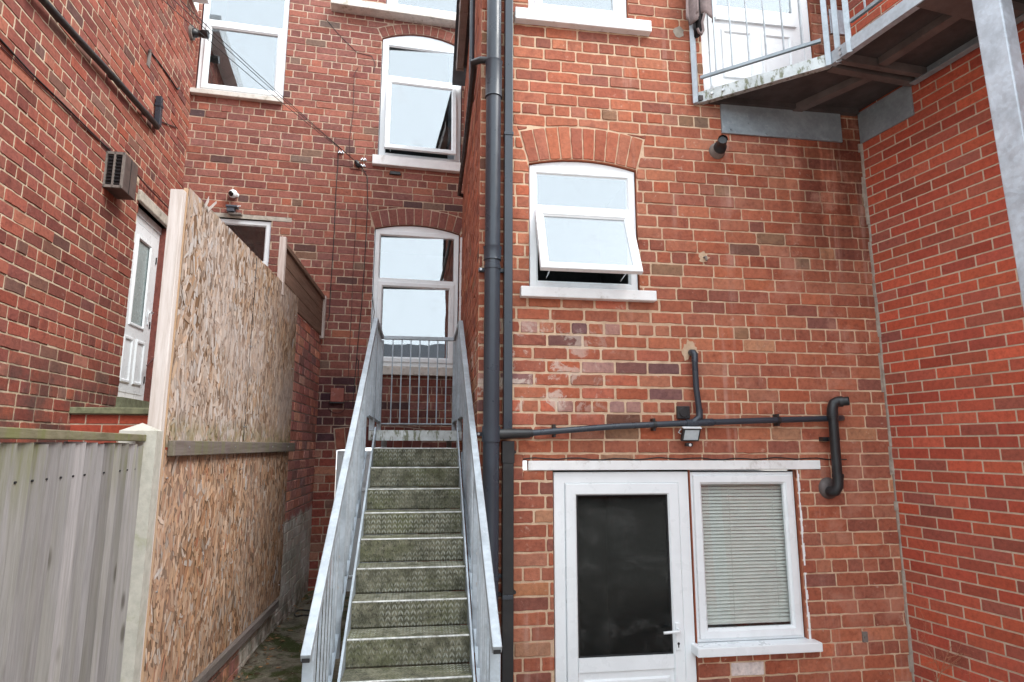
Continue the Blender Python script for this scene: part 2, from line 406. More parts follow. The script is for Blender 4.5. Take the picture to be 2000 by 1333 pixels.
M['glassf'] = simple('frosted_glass', srgb(150, 164, 164), .25, 0, .06, 3)
def mat_osb(name, grey):
    t = NT(name); c = attr(t)
    fib = t.noise(1, 5, .7, .3, t.scale(t.pos(), 150, 150, 10)); c = t.mix(1, c, t.ramp(fib, [(.3, (.74, .72, .70, 1)), (.62, (1.08, 1.07, 1.06, 1))]), 'MULTIPLY')
    big = t.noise(1.6, 5, .6); c = t.mix(t.mr(big, .38, .7, 0, grey), c, srgb(182, 170, 164))
    st_ = t.noise(1, 6, .65, .2, t.scale(t.pos(), 12, 12, 1.0)); c = t.mix(t.mr(st_, .52, .72, 0, .35), c, t.mix(1, c, (.68, .62, .58, 1), 'MULTIPLY'))
    if grey > .3:
        z = t.sep(t.pos())[2]
        g = t.math('MULTIPLY', t.mr(z, 2.38, 2.24), t.mr(t.noise(16, 6), .38, .6)); c = t.mix(t.math('MULTIPLY', g, .55), c, srgb(120, 116, 72))
    t.bump(fib, .35, .003); return t.fin(c, .85, 0, .2)
S = srgb
M['osbu'] = mat_osb('weathered_strand_board', .55); M['osbl'] = mat_osb('orange_strand_board', .2)
OSBU = [((189, 173, 160), 5), ((178, 157, 140), 4), ((199, 186, 176), 4), ((166, 142, 121), 3), ((183, 161, 143), 3), ((150, 127, 107), 1.2), ((132, 112, 97), .4)]
OSBM = [((181, 151, 121), 5), ((169, 136, 105), 4), ((192, 165, 138), 3), ((156, 122, 92), 3), ((185, 162, 139), 2), ((143, 110, 83), 1)]
OSBL = [((184, 144, 110), 5), ((173, 130, 94), 5), ((197, 163, 133), 4), ((160, 117, 83), 3), ((190, 147, 107), 3), ((206, 176, 151), 1.5), ((140, 101, 73), 1.2), ((171, 111, 77), .6)]

def mat_wood(name, a, b, green=0., fs=1., knots=False, along='z', vary=False):
    t = NT(name)
    k = (60, 60, 3) if along == 'z' else (60, 3, 60)
    g = t.noise(1, 6, .7, .4, t.scale(t.pos(), *[x*fs for x in k]))
    c = t.mix(t.mr(g, .3, .7), a, b)
    big = t.noise(1, 5, .6, .2, t.scale(t.pos(), 9, 9, 1.2) if along == 'z' else t.scale(t.pos(), 9, 1.2, 9)); c = t.mix(t.mr(big, .4, .7, 0, .6), c, t.mix(1, c, (1.12, 1.11, 1.11, 1), 'MULTIPLY'))
    if knots:
        kv = t.vor(1, t.scale(t.pos(), 8, 8, 3.2), 'F1', 'Distance'); c = t.mix(t.mr(kv, .06, .17, .8, 0), c, srgb(70, 64, 64))
    if green:
        z = t.sep(t.pos())[2]
        gm = t.math('MULTIPLY', t.mr(z, 1.95, 2.22, .2, 1), t.mr(t.noise(1, 6, .65, 0, t.scale(t.pos(), 14, 14, 1.2)), .42, .62))
        c = t.mix(t.math('MULTIPLY', gm, green), c, srgb(110, 112, 74))
    if vary:
        oi = t.n('ShaderNodeObjectInfo').outputs['Random']; c = t.mix(1, c, t.ramp(oi, [(0, (.70, .69, .67, 1)), (.5, (1, 1, 1, 1)), (1, (1.2, 1.19, 1.19, 1))]), 'MULTIPLY')
    t.bump(g, .5, .003); return t.fin(c, .85, 0, .2)
M['fence'] = mat_wood('grey_fence_board', S(122, 120, 120), S(142, 140, 140), .8, 1.6, True, vary=True)
M['cap'] = mat_wood('green_fence_rail', S(96, 92, 72), S(126, 120, 100), .9, 1, False, 'y')
M['post'] = mat_wood('pale_timber', S(178, 168, 160), S(206, 200, 196), 0, .7)
M['batten'] = mat_wood('grey_batten', S(98, 88, 84), S(120, 110, 106), .5, 1, False, 'y')
M['panel'] = mat_wood('brown_panel_timber', S(112, 88, 74), S(140, 114, 98), 0, 1, False, 'y')
M['panelw'] = mat_wood('whitewashed_timber', S(170, 150, 138), S(206, 196, 190), 0, .8)

def mat_tread():
    t = NT('checker_plate'); x, y, z = t.sep(t.pos())
    w_ = t.math('ADD', z, t.math('MULTIPLY', y, .0))
    u = t.math('DIVIDE', x, .034); col_ = t.math('SUBTRACT', t.math('FRACT', u), .5); a = t.math('ABSOLUTE', col_)
    zz = t.math('ADD', t.math('DIVIDE', t.math('ADD', z, t.math('MULTIPLY', y, 1.0)), .030), t.math('MULTIPLY', a, 1.5))
    st = t.math('ABSOLUTE', t.math('SUBTRACT', t.math('FRACT', zz), .5))
    bars = t.math('MULTIPLY', t.mr(st, .27, .17), t.math('MULTIPLY', t.mr(a, .42, .34), t.mr(a, .02, .07)))
    c = t.mix(t.mr(t.noise(16, 8, .7), .35, .65), S(80, 80, 66), S(126, 124, 106))
    c = t.mix(t.mr(t.noise(3.1, 6, .7), .48, .68, 0, .5), c, S(104, 108, 72))
    c = t.mix(t.mr(t.noise(60, 6, .75), .50, .66, 0, .8), c, S(40, 40, 32))
    wear = t.math('MULTIPLY', bars, t.mr(t.noise(4, 5, .65), .40, .58, .1, 1))
    wear = t.math('MULTIPLY', wear, t.mr(t.noise(55, 4, .6), .3, .55, .35, 1))
    c = t.mix(t.math('MULTIPLY', wear, .7), c, S(170, 174, 164))
    t.bump(t.math('ADD', t.math('MULTIPLY', bars, 1.2), t.noise(140, 5, .7)), .6, .004); return t.fin(c, .82, 0, .3)
M['tread'] = mat_tread()
M['nose'] = simple('worn_nosing', (.50, .51, .49), .5, .2, .3, 30, .3, 90, dirt=S(100, 98, 82), damt=.8, ds=20)

def mat_ground():
    t = NT('passage_concrete'); c = t.mix(t.mr(t.noise(6, 8, .7), .35, .65), S(96, 90, 78), S(136, 128, 112))
    c = t.mix(t.mr(t.noise(2.0, 7, .7, .5), .46, .58, 0, .9), c, S(58, 66, 30))
    c = t.mix(t.mr(t.noise(11, 8, .75, .4), .52, .62, 0, .8), c, S(72, 52, 42))
    c = t.mix(t.mr(t.noise(60, 5, .7), .60, .68, 0, .7), c, S(168, 158, 140))
    t.bump(t.noise(35, 8, .75), .9, .012); return t.fin(c, .95, 0, .15)
M['ground'] = mat_ground()
M['yard'] = simple('yard_concrete', S(160, 154, 146), .95, 0, .2, 4, .5, 60, dirt=S(90, 88, 70), damt=.6)

# ------------------------------------------------------------------ brickwork
def clip(poly, a, b, c):
    """keep a*u+b*z>=c"""
    out = []
    for i in range(len(poly)):
        p, q = poly[i-1], poly[i]; dp = a*p[0]+b*p[1]-c; dq = a*q[0]+b*q[1]-c
        if (dp >= 0) != (dq >= 0):
            k = dp/(dp-dq); out.append((p[0]+(q[0]-p[0])*k, p[1]+(q[1]-p[1])*k))
        if dq >= 0: out.append(q)
    return out
def area(p): return .5*sum(p[i-1][0]*p[i][1]-p[i][0]*p[i-1][1] for i in range(len(p)))
def rect_minus(r, h):
    a, b, c, d = r; x0, x1, z0, z1 = h
    if b <= x0 or a >= x1 or d <= z0 or c >= z1: return [r]
    o = []
    if a < x0: o.append((a, x0, c, d))
    if b > x1: o.append((x1, b, c, d))
    a2, b2 = max(a, x0), min(b, x1)
    if c < z0: o.append((a2, b2, c, z0))
    if d > z1: o.append((a2, b2, z1, d))
    return o
class Arch:
    def __init__(s, u0, u1, spring, rise, ring, skew=.045, nb=10):
        s.u0, s.u1, s.z, s.h, s.ring, s.skew, s.nb = u0, u1, spring, rise, ring, skew, nb
        c = (u1-u0)/2; s.r = (c*c+rise*rise)/(2*rise); s.cx = (u0+u1)/2; s.cz = spring+rise-s.r; s.a = math.asin(min(1, c/s.r))
    def pt(s, k, rr):   # k -1..1
        a = s.a*k; return (s.cx+math.sin(a)*rr, s.cz+math.cos(a)*rr)
def brick(mb, fr, poly, col, proud, jit, rg, mi=0, step=.045):
    """one brick: jittered outline, chamfered face"""
    if area(poly) < 0: poly = poly[::-1]
    if area(poly) < .0005: return
    cx = sum(p[0] for p in poly)/len(poly); cz = sum(p[1] for p in poly)/len(poly)
    out = []
    k = len(poly)
    for i in range(k):
        p, q = poly[i], poly[(i+1) % k]; L = math.hypot(q[0]-p[0], q[1]-p[1])
        if L < 1e-5: continue
        ex, ez = (q[0]-p[0])/L, (q[1]-p[1])/L; n = max(1, int(round(L/step)))
        r_ = min(.3*L, rg.uniform(.001, .001+jit*3.2))
        out.append((p[0]+ex*r_, p[1]+ez*r_))
        for j in range(1, n):
            d = L*j/n; o = rg.gauss(0, jit*.55)
            out.append((p[0]+ex*d - ez*o, p[1]+ez*d + ex*o))
        r_ = min(.3*L, rg.uniform(.001, .001+jit*3.2))
        out.append((q[0]-ex*r_, q[1]-ez*r_))
    proud = max(proud, .0028)
    n = len(out); tx, tz = rg.gauss(0, jit*1.2), rg.gauss(0, jit*1.6)
    ins = .0022+jit*.9
    vs = []
    for u, z in out: vs.append(fr.p(u, z, -.012))
    for u, z in out: vs.append(fr.p(u, z, max(.0006, proud-ins*.9)))
    for u, z in out:
        L = math.hypot(u-cx, z-cz); f = max(0, 1-ins/L)
        uu, zz = cx+(u-cx)*f, cz+(z-cz)*f
        vs.append(fr.p(uu, zz, max(.0018, proud + (uu-cx)*tx*2 + (zz-cz)*tz*2)))
    mb.col = col
    mb.add(vs, [tuple(range(2*n, 3*n))] + [(i, (i+1) % n, n+(i+1) % n, n+i) for i in range(n)] + [(n+i, n+(i+1) % n, 2*n+(i+1) % n, 2*n+i) for i in range(n)], mi)
    mb.col = None
def pick(pal, rg, v=.09):
    tot = sum(w_ for _, w_ in pal); x = rg.random()*tot
    for c, w_ in pal:
        x -= w_
        if x <= 0: break
    k = (1+rg.gauss(0, v))*.93; c = srgb(*c); h = rg.gauss(0, .05); g_ = .3*c[0]+.6*c[1]+.1*c[2]; c = [g_+(x-g_)*.86 for x in c]
    return (max(0, c[0]*k*(1+h)), max(0, c[1]*k), max(0, c[2]*k*(1-h)), 1)
def brickwork(fr, u0, u1, z0, z1, ch, bl, pal, seed, holes=(), arches=(), gap=.011, jit=.0018, proud=.005, hdr=4, phase=0, zref=0, uref=0, palfn=None, skip=None, hole_depth=.10, var=.09, gapfn=None):
    """brick courses + mortar bed in one mesh (material 0 brick, 1 mortar)"""
    mb = MB(); rg = random.Random(seed)
    r0 = int(math.floor((z0-zref)/ch)); r1 = int(math.ceil((z1-zref)/ch))
    for r in range(r0, r1):
        zb = zref + r*ch + gap/2; zt = zb+ch-gap
        header = hdr and (r+phase) % (hdr+1) == 0
        L = bl/2 if header else bl
        off = uref + (bl*.25 if header else (bl*.5 if (r % 2) else 0)) + rg.uniform(-.02, .02)*(1 if hdr else .1)
        k = math.floor((u0-off)/L)-1; a = off+k*L
        wav = rg.uniform(-.0012, .0012)*(1 if hdr else .3)
        while a < u1:
            b = a+L*(1+(rg.gauss(0, .025) if hdr else rg.gauss(0, .004)))
            if hdr and not header and rg.random() < .03: b = a+L*.5
            ex = gapfn((a+b)/2, zb)*rg.uniform(.5, 1.4) if gapfn else 0
            q = (max(a+gap/2+ex*.8, u0), min(b-gap/2-ex*.8, u1), max(zb, z0)+wav+ex, min(zt, z1)+wav-ex); a = b
            if q[1]-q[0] < .012 or q[3]-q[2] < .015: continue
            rs = [q]
            for h in holes: rs = [x for y in rs for x in rect_minus(y, h)]
            for x in rs:
                if x[1]-x[0] < .015 or x[3]-x[2] < .018: continue
                polys = [[(x[0], x[2]), (x[1], x[2]), (x[1], x[3]), (x[0], x[3])]]
                for A in arches:
                    nw = []
                    for po in polys:
                        umx = max(p[0] for p in po); umn = min(p[0] for p in po); zmx = max(p[1] for p in po); zmn = min(p[1] for p in po)
                        ou = A.r+A.ring+gap
                        if umx < A.u0-A.skew-.03 or umn > A.u1+A.skew+.03 or zmx < A.z-.001 or zmn > A.cz+ou: nw.append(po); continue
                        # left of skewback, right of skewback, above the outer arc
                        pl = A.pt(-1, A.r-.05); ql = A.pt(-1, ou+.05)
                        ex, ez = ql[0]-pl[0], ql[1]-pl[1]
                        nl = (-ez, ex); cl = nl[0]*(pl[0]-gap)+nl[1]*pl[1]
                        o1 = clip(po, nl[0], nl[1], cl)
                        nr = (ez, ex); cr_ = nr[0]*(2*A.cx-pl[0]+gap)+nr[1]*pl[1]
                        o2 = clip(po, nr[0], nr[1], cr_)
                        mid = clip(clip(po, -nl[0], -nl[1], -cl), -nr[0], -nr[1], -cr_)
                        for o in (o1, o2):
                            if len(o) > 2 and abs(area(o)) > .0007: nw.append(o)
                        if len(mid) > 2:
                            mu = sum(p[0] for p in mid)/len(mid); s_ = max(-1, min(1, (mu-A.cx)/ou)); th = math.asin(s_)
                            o3 = clip(mid, math.sin(th), math.cos(th), math.sin(th)*A.cx+math.cos(th)*A.cz+ou)
                            if len(o3) > 2 and abs(area(o3)) > .0007: nw.append(o3)
                    polys = nw
                for po in polys:
                    cu = sum(p[0] for p in po)/len(po); cz = sum(p[1] for p in po)/len(po)
                    if skip and skip(cu, cz): continue
                    pl_ = palfn(cu, cz) if palfn else pal
                    brick(mb, fr, po, pick(pl_ or pal, rg, var), proud+rg.gauss(0, jit*.8), jit, rg)
    for A in arches:
        g = gap*.8
        for i in range(A.nb):
            k0 = -1+2*i/A.nb; k1 = -1+2*(i+1)/A.nb; e = g/2/(A.r*A.a)
            ro = A.ring*(1+rg.uniform(-.02, .02))
            po = [A.pt(k0+e, A.r+.004), A.pt(k1-e, A.r+.004), A.pt(k1-e, A.r+ro), A.pt(k0+e, A.r+ro)]
            brick(mb, fr, po, pick(pal[:5], rg, .07), proud+.002, jit*.8, rg)
    # mortar bed with the openings cut out and reveals round them
    us = sorted({u0, u1} | {min(max(x, u0), u1) for h in holes for x in h[:2]}); zs = sorted({z0, z1} | {min(max(x, z0), z1) for h in holes for x in h[2:4]})
    for i in range(len(us)-1):
        for j in range(len(zs)-1):
            cu, cz = (us[i]+us[i+1])/2, (zs[j]+zs[j+1])/2
            if any(h[0] < cu < h[1] and h[2] < cz < h[3] for h in holes): continue
            if us[i+1]-us[i] < 1e-5 or zs[j+1]-zs[j] < 1e-5: continue
            mb.add([fr.p(us[i], zs[j]), fr.p(us[i+1], zs[j]), fr.p(us[i+1], zs[j+1]), fr.p(us[i], zs[j+1])], [(0, 1, 2, 3)], 1)
    mb.col = pick(pal, rg)
    for h in holes:
        a, b, c, d = h[:4]; D = -hole_depth
        A = next((A for A in arches if abs(A.u0-a) < .02 and abs(d-A.z-A.h) < .05), None)
        zt = A.z if A else d
        for q in ([(a, c), (a, zt)], [(b, zt), (b, c)]):
            (p0, p1) = q
            if not u0 < p0[0] < u1: continue
            mb.add([fr.p(*p0, 0), fr.p(*p0, D), fr.p(*p1, D), fr.p(*p1, 0)], [(0, 1, 2, 3)], 0)
        if a >= u0: mb.add([fr.p(a, c, 0), fr.p(b, c, 0), fr.p(b, c, D), fr.p(a, c, D)], [(0, 1, 2, 3)], 1)
        if A:
            n = 16; ps = [A.pt(-1+2*i/n, A.r) for i in range(n+1)]
            for i in range(n):
                p, q = ps[i], ps[i+1]
                mb.add([fr.p(*p, 0), fr.p(*q, 0), fr.p(*q, D), fr.p(*p, D)], [(0, 1, 2, 3)], 0)
                mb.add([fr.p(*p, 0), fr.p(*q, 0), fr.p(q[0], d, 0), fr.p(p[0], d, 0)], [(0, 1, 2, 3)], 1)
        elif d < z1 and a >= u0: mb.add([fr.p(a, d, 0), fr.p(a, d, D), fr.p(b, d, D), fr.p(b, d, 0)], [(0, 1, 2, 3)], 0)
    mb.col = None
    return mb

# ------------------------------------------------------------------ window parts
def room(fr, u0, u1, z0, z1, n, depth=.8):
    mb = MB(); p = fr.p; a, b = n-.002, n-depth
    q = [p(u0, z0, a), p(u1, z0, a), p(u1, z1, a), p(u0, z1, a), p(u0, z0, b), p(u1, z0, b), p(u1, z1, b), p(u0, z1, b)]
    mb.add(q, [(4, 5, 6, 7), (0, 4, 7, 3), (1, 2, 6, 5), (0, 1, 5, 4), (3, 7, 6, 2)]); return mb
def pane(fr, u0, u1, z0, z1, n):
    mb = MB(); k = .040 if fr is BACK and u0 > 0 else 0; p = fr.p   # rear panes turned within their frames to shift what they reflect
    mb.hexa([p(u0, z0, n-k), p(u1, z0, n+k*.3), p(u1, z0, n-.004+k*.3), p(u0, z0, n-.004-k), p(u0, z1, n-k), p(u1, z1, n+k*.3), p(u1, z1, n-.004+k*.3), p(u0, z1, n-.004-k)]); return mb
def prof(n, w=.06, d=.03):   # outer frame profile
    return [(0, n-d), (0, n-.003), (.003, n), (w-.014, n), (w-.008, n-.006), (w-.008, n-.010), (w, n-.018), (w, n-.03)]
def window(house, fr, u0, u1, z0, z1, n, tr=None, fw=.062, arch=None, sash=None, sill=None, mats=('upvc', 'glass', 'painted'), label=None, casement=None, curtain=None, gap=.008):
    f = MB(); f.ring(fr, u0, u1, z0, z1, prof(n, fw))
    if tr:
        f.fbox(fr, u0+fw-.012, u1-fw+.012, tr-.03, tr+.03, n-.032, n-.002)
    if arch:
        A = arch; k = 20; ps = [A.pt(-1+2*i/k, A.r-gap) for i in range(k+1)]
        ps = [(min(max(p[0], u0), u1), max(p[1], z1+.001)) for p in ps]
        f.prism(fr, [(u0, z1)]+[(u1, z1)]+ps[::-1], n-.03, n-.006)
    o = make('window', f, M[mats[0]], house, plabel=label)
    sl = MB(); sl.ring(fr, u0-.008, u1+.008, z0-.006, z1+(0 if arch else .008), [(0, n-.012), (.012, n-.012)])
    if arch:
        A = arch; k = 20
        for i in range(k):
            a, b = A.pt(-1+2*i/k, A.r+.001), A.pt(-1+2*(i+1)/k, A.r+.001); c, d = A.pt(-1+2*(i+1)/k, A.r-gap-.004), A.pt(-1+2*i/k, A.r-gap-.004)
            sl.add([fr.p(*a, n-.02), fr.p(*b, n-.02), fr.p(*c, n-.02), fr.p(*d, n-.02)], [(0, 1, 2, 3)])
    make('seal', sl, M['seal'], o)
    lights = [(z0, z1)] if not tr else [(z0, tr), (tr, z1)]
    for i, (a, b) in enumerate(lights):
        lo = a+(fw if (a == z0) else .03); hi = b-(fw if b == z1 else .03)
        if sash and i == 0:
            st, ang, over = sash
            s_ = MB(); e = over; s_.ring(fr, u0+fw-e, u1-fw+e, lo-e, hi+e, [(0, n-.02), (0, n+.012), (.004, n+.016), (.045, n+.016), (.05, n+.009), (.058, n+.002), (.058, n-.02), (0, n-.02)])
            pn = MB(); pn.fbox(fr, u0+fw-e+.055, u1-fw+e-.055, lo-e+.055, hi+e-.055, n-.008, n-.003)
            hz = fr.p(u0, hi+e, n)
            def rot(p, fr=fr, hz=hz, ang=ang):
                d = p-hz; u = d.dot(fr.U); nn = d.dot(fr.N); z = d.z
                return hz + fr.U*u + fr.N*(nn*math.cos(ang) - z*math.sin(ang)) + Vector((0, 0, z*math.cos(ang)+nn*math.sin(ang)))
            s_.xf(rot); pn.xf(rot)
            so_ = make('sash', s_, M[mats[0]], o, plabel='sash tilted open at the bottom'); make('pane', pn, M[mats[1]], o)
            st_ = MB()
            for uu in (u0+fw+.06, u1-fw-.06):
                st_.tube([fr.p(uu, lo+.02, n-.02), rot(fr.p(uu, lo+.02, n))], .005, 6)
            make('stay', st_, M['chrome'], o)
        else:
            inset = 0
            if casement and i == 0:
                s_ = MB(); s_.ring(fr, u0+fw-.014, u1-fw+.014, lo-.014, hi+.014, [(0, n-.002), (0, n+.014), (.004, n+.018), (.045, n+.018), (.05, n+.01), (.06, n+.002), (.06, n-.02)])
                make('sash', s_, M[mats[0]], o); inset = .044
            make('pane', pane(fr, u0+fw-.004+inset, u1-fw+.004-inset, lo-.004+inset, hi+.004-inset, n-.014), M[mats[1]], o)
    make('room_lining', room(fr, u0+.01, u1-.01, z0+.01, z1-.005, n-.062), M['dark'], o)
    if curtain:
        c = MB(); a, b = curtain; k = 14
        for i in range(k):
            x0, x1 = a+(b-a)*i/k, a+(b-a)*(i+1)/k
            c.add([fr.p(x0, z0+.03, n-.12-.02*(i % 2)), fr.p(x1, z0+.03, n-.12-.02*((i+1) % 2)), fr.p(x1, z1-.03, n-.12-.02*((i+1) % 2)), fr.p(x0, z1-.03, n-.12-.02*(i % 2))], [(0, 1, 2, 3)])
        make('curtain', c, M['curtain'], o)
    if sill:
        a, b, c, d, n0, n1 = sill[:6]; s_ = MB(); s_.fbox(fr, a, b, c, d, n0, n1)
        make('sill', s_, M[sill[6] if len(sill) > 6 else mats[2]], o, bev=.006)
    return o

# ------------------------------------------------------------------ setting: ground
g = MB(); g.add([(-60, -60, 0), (60, -60, 0), (60, 60, 0), (-60, 60, 0)], [(0, 1, 2, 3)])
make('ground', g, M['yard'], kind='structure')
g = MB(); nx, ny = 24, 46
vs = []; rg = random.Random(3)
for j in range(ny+1):
    for i in range(nx+1):
        x = -1.20+1.57*i/nx; y = 3.55+3.62*j/ny
        vs.append((x, y, .69+rg.gauss(0, .005)+.02*math.sin(x*7+y*3) + (.035 if i == 0 else .0)))
fs = [(j*(nx+1)+i, j*(nx+1)+i+1, (j+1)*(nx+1)+i+1, (j+1)*(nx+1)+i) for j in range(ny) for i in range(nx)]
g.add(vs, fs, 0, True)
g.add([(-1.20, 3.55, 0), (.37, 3.55, 0), (.37, 3.55, .70), (-1.20, 3.55, .70)], [(0, 1, 2, 3)])
make('passage_ground', g, M['ground'], kind='structure')

# ------------------------------------------------------------------ front wing (right of the stairs)
wing = thing('brick_wing', (1.8, 4.3, 0), 'red brick rear wing with white glazed back door, arched window and balcony door', 'house')
dirty = [((140, 92, 86), 2), ((176, 128, 116), 2), ((124, 84, 80), 1), ((190, 104, 78), 2)]
AF = Arch(.704, 1.494, 4.172, .052, .245, .045, 10)
fh = [(.704, 1.494, 3.262, 4.224), (.70, 1.475, 5.35, 6.25), (2.05, 2.99, 4.81, 6.9), (.857, 1.80, 0, 2.04), (1.799, 2.572, .935, 2.04), (.66, 2.756, 2.04, 2.104)]
fh2 = fh[:5]
mb = brickwork(FRONT, .36, 3.33, 0, 6.95, .0886, .237, PAL['f'], 11, fh, [AF], gap=.0098, jit=.0028, proud=.0035, hdr=5, phase=3, zref=.024, uref=.36, var=.06, gapfn=lambda u, z: (.0035 if (u < 1.75 and 2.3 < z < 3.2) else (.0012 if u < 1.7 else 0)), palfn=lambda u, z: (dirty if (u < 1.7 and 2.3 < z < 3.2 and rnd.random() < .3) else [((226, 212, 206), 1)] if (1.93 < u < 2.2 and .74 < z < .83) else None))
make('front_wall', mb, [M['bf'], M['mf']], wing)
mb = brickwork(RETURN, 0, 3.092, 0, 6.55, .0886, .237, PAL['f'], 12, gap=.012, jit=.0022, proud=.004, hdr=4, phase=3, zref=.024)
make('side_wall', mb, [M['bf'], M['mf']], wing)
rf = MB(); rf.hexa([(.22, 4.2, 6.62), (3.4, 4.2, 6.62), (3.5, 7.1, 6.62), (.27, 7.1, 6.62), (1.9, 4.2, 7.2), (3.4, 4.2, 7.2), (3.5, 7.1, 7.2), (1.9, 7.1, 7.2)]); make('roof', rf, M['roof'], wing)
window(wing, FRONT, .712, 1.486, 3.268, 4.165, -.02, tr=3.845, arch=AF, sash=(0, R(23), .022), sill=(.640, 1.592, 3.190, 3.262, -.05, .06, 'painted'), label='arched window with its lower sash tilted open', fw=.06)
window(wing, FRONT, .708, 1.468, 5.352, 6.24, -.02, casement=True, sill=(.600, 1.632, 5.258, 5.350, -.05, .06, 'painted'), fw=.06, label='upper window above a white sill')
# glazed back door
dr = MB(); n = -.015
dr.ring(FRONT, .866, 1.792, .0, 2.030, prof(n, .082))
dr.ring(FRONT, .942, 1.716, .02, 1.956, [(0, n-.03), (0, n+.004), (.004, n+.008), (.066, n+.008), (.072, n), (.078, n-.008), (.078, n-.03)])
dr.fbox(FRONT, 1.016, 1.642, .80, .884, n-.03, n+.006); dr.fbox(FRONT, 1.016, 1.642, .10, .80, n-.03, n-.006)
dr.ring(FRONT, 1.045, 1.615, .16, .755, [(0, n-.006), (.012, n+.003), (.03, n+.003), (.042, n-.006)])
door = make('glazed_door', dr, M['upvc'], wing)
make('pane', pane(FRONT, 1.012, 1.646, .878, 1.890, n-.012), M['glassd'], door)
b = MB(); b.ring(FRONT, 1.016, 1.642, .882, 1.886, [(0, n-.003), (.010, n-.004), (.012, n-.010)]); make('bead', b, M['seal'], door)
make('room_lining', room(FRONT, .95, 1.7, .1, 1.96, n-.03, 1.6), M['dark'], door)
h = MB(); u, z = FRONT.at(1312, 1245, .0)
h.fbox(FRONT, 1.655, 1.687, .91, 1.075, n+.006, n+.018); h.tube([FRONT.p(1.671, 1.035, n+.01), FRONT.p(1.671, 1.035, n+.05), FRONT.p(1.66, 1.033, n+.056), FRONT.p(1.56, 1.028, n+.056)], .009, 10)
make('handle', h, M['upvc'], door, bev=.003)
h = MB(); h.tube([FRONT.p(1.671, .950, n+.017), FRONT.p(1.671, .950, n+.021)], .008, 12); h.fbox(FRONT, 1.668, 1.674, .926, .95, n+.017, n+.020); make('keyhole', h, M['black'], door)
sl = MB(); sl.ring(FRONT, .855, 1.802, -.02, 2.042, [(0, n-.02), (.014, n-.02)]); make('seal', sl, M['seal'], door)
window(wing, FRONT, 1.802, 2.560, .945, 2.026, -.018, fw=.035, casement=True, mats=('upvc', 'glassb', 'upvc'), sill=(1.762, 2.618, .885, .942, -.05, .09, 'upvc'), label='side window beside the glazed door')
lt = MB(); lt.fbox(FRONT, .693, 2.756, 2.043, 2.104, -.05, .012); make('lintel', lt, M['painted'], wing, bev=.004)
rv = MB(); rg = random.Random(5); z = .94
while z < 2.03:   # rough strip of white render down the reveal
    k = rg.uniform(.02, .06); rv.fbox(FRONT, 2.578, 2.578+rg.uniform(.006, .016), z, min(z+k, 2.04), .0, .007+rg.uniform(0, .003)); z += k
make('render_strip', rv, M['painted'], wing)
# balcony door
pd = MB(); n = -.02
pd.ring(FRONT, 2.058, 2.984, 4.80, 6.9, prof(n, .07)); pd.fbox(FRONT, 2.125, 2.917, 4.87, 5.60, n-.03, n+.004)
pd.fbox(FRONT, 2.125, 2.20, 5.60, 6.83, n-.03, n+.004); pd.fbox(FRONT, 2.84, 2.917, 5.60, 6.83, n-.03, n+.004)
for a, b_ in ((2.22, 2.49), (2.55, 2.82)):
    pd.ring(FRONT, a, b_, 4.98, 5.40, [(0, n+.003), (.008, n+.014), (.022, n+.014), (.034, n+.005)])
pd.fbox(FRONT, 2.18, 2.86, 5.470, 5.50, n+.004, n+.022); pd.fbox(FRONT, 2.12, 2.92, 4.875, 4.90, n+.004, n+.03)
pdo = make('panel_door', pd, M['upvc'], wing)
make('pane', pane(FRONT, 2.195, 2.845, 5.595, 6.83, n-.01), M['glass'], pdo); make('room_lining', room(FRONT, 2.08, 2.95, 4.83, 6.88, n-.04), M['dark'], pdo)

# ------------------------------------------------------------------ rear house
rear = thing('rear_house', (-1.2, 7.4, 0), 'weathered red brick rear wall with four white windows behind the metal stairs', 'house')
AU = Arch(.404, 1.404, 7.165, .115, .13, .02, 12); AL = Arch(.404, 1.404, 4.703, .075, .20, .03, 11); AD = Arch(.09, 1.0, 2.148, .03, .23, .045, 9)
bh = [(.404, 1.404, 5.590, 7.282), (.404, 1.404, 3.08, 4.780), (-1.66, -.70, 6.175, 8.2), (-1.42, -.735, 4.165, 4.70), (-1.42, -.52, 4.70, 4.755), (.09, 1.0, .6, 2.18), (.43, 2.0, 7.52, 8.6)]
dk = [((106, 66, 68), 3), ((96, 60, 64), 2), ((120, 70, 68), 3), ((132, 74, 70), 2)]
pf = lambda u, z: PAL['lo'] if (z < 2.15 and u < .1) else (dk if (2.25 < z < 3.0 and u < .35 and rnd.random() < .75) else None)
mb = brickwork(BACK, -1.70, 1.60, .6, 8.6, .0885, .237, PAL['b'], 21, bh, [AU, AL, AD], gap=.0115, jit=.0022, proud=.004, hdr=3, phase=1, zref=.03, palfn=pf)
make('rear_wall', mb, [M['bb'], M['mb']], rear)
window(rear, BACK, .414, 1.394, 5.600, 7.160, -.02, tr=6.655, arch=AU, sash=(0, R(7), .012), sill=(.345, 1.43, 5.475, 5.592, -.05, .07, 'painted'), fw=.075, label='arched upper window with lower sash ajar', curtain=(1.25, 1.36))
window(rear, BACK, .414, 1.394, 3.09, 4.698, -.02, tr=4.090, arch=AL, casement=True, sill=(.34, 1.43, 2.985, 3.085, -.05, .05, 'palestone'), fw=.062, label='arched lower window behind the stair landing')
window(rear, BACK, -1.645, -.705, 6.19, 8.1, -.015, tr=7.085, casement=True, fw=.06, sill=(-1.70, -.695, 6.125, 6.182, -.05, .07, 'palestone'), label='tall window in the left corner')
window(rear, BACK, -1.41, -.74, 4.175, 4.695, -.02, fw=.06, label='small window half hidden by the board hoarding', mats=('upvc', 'glassb', 'upvc'))
window(rear, BACK, .44, 1.9, 7.53, 8.55, -.01, fw=.09, casement=True, label='white window above the stone ledge')
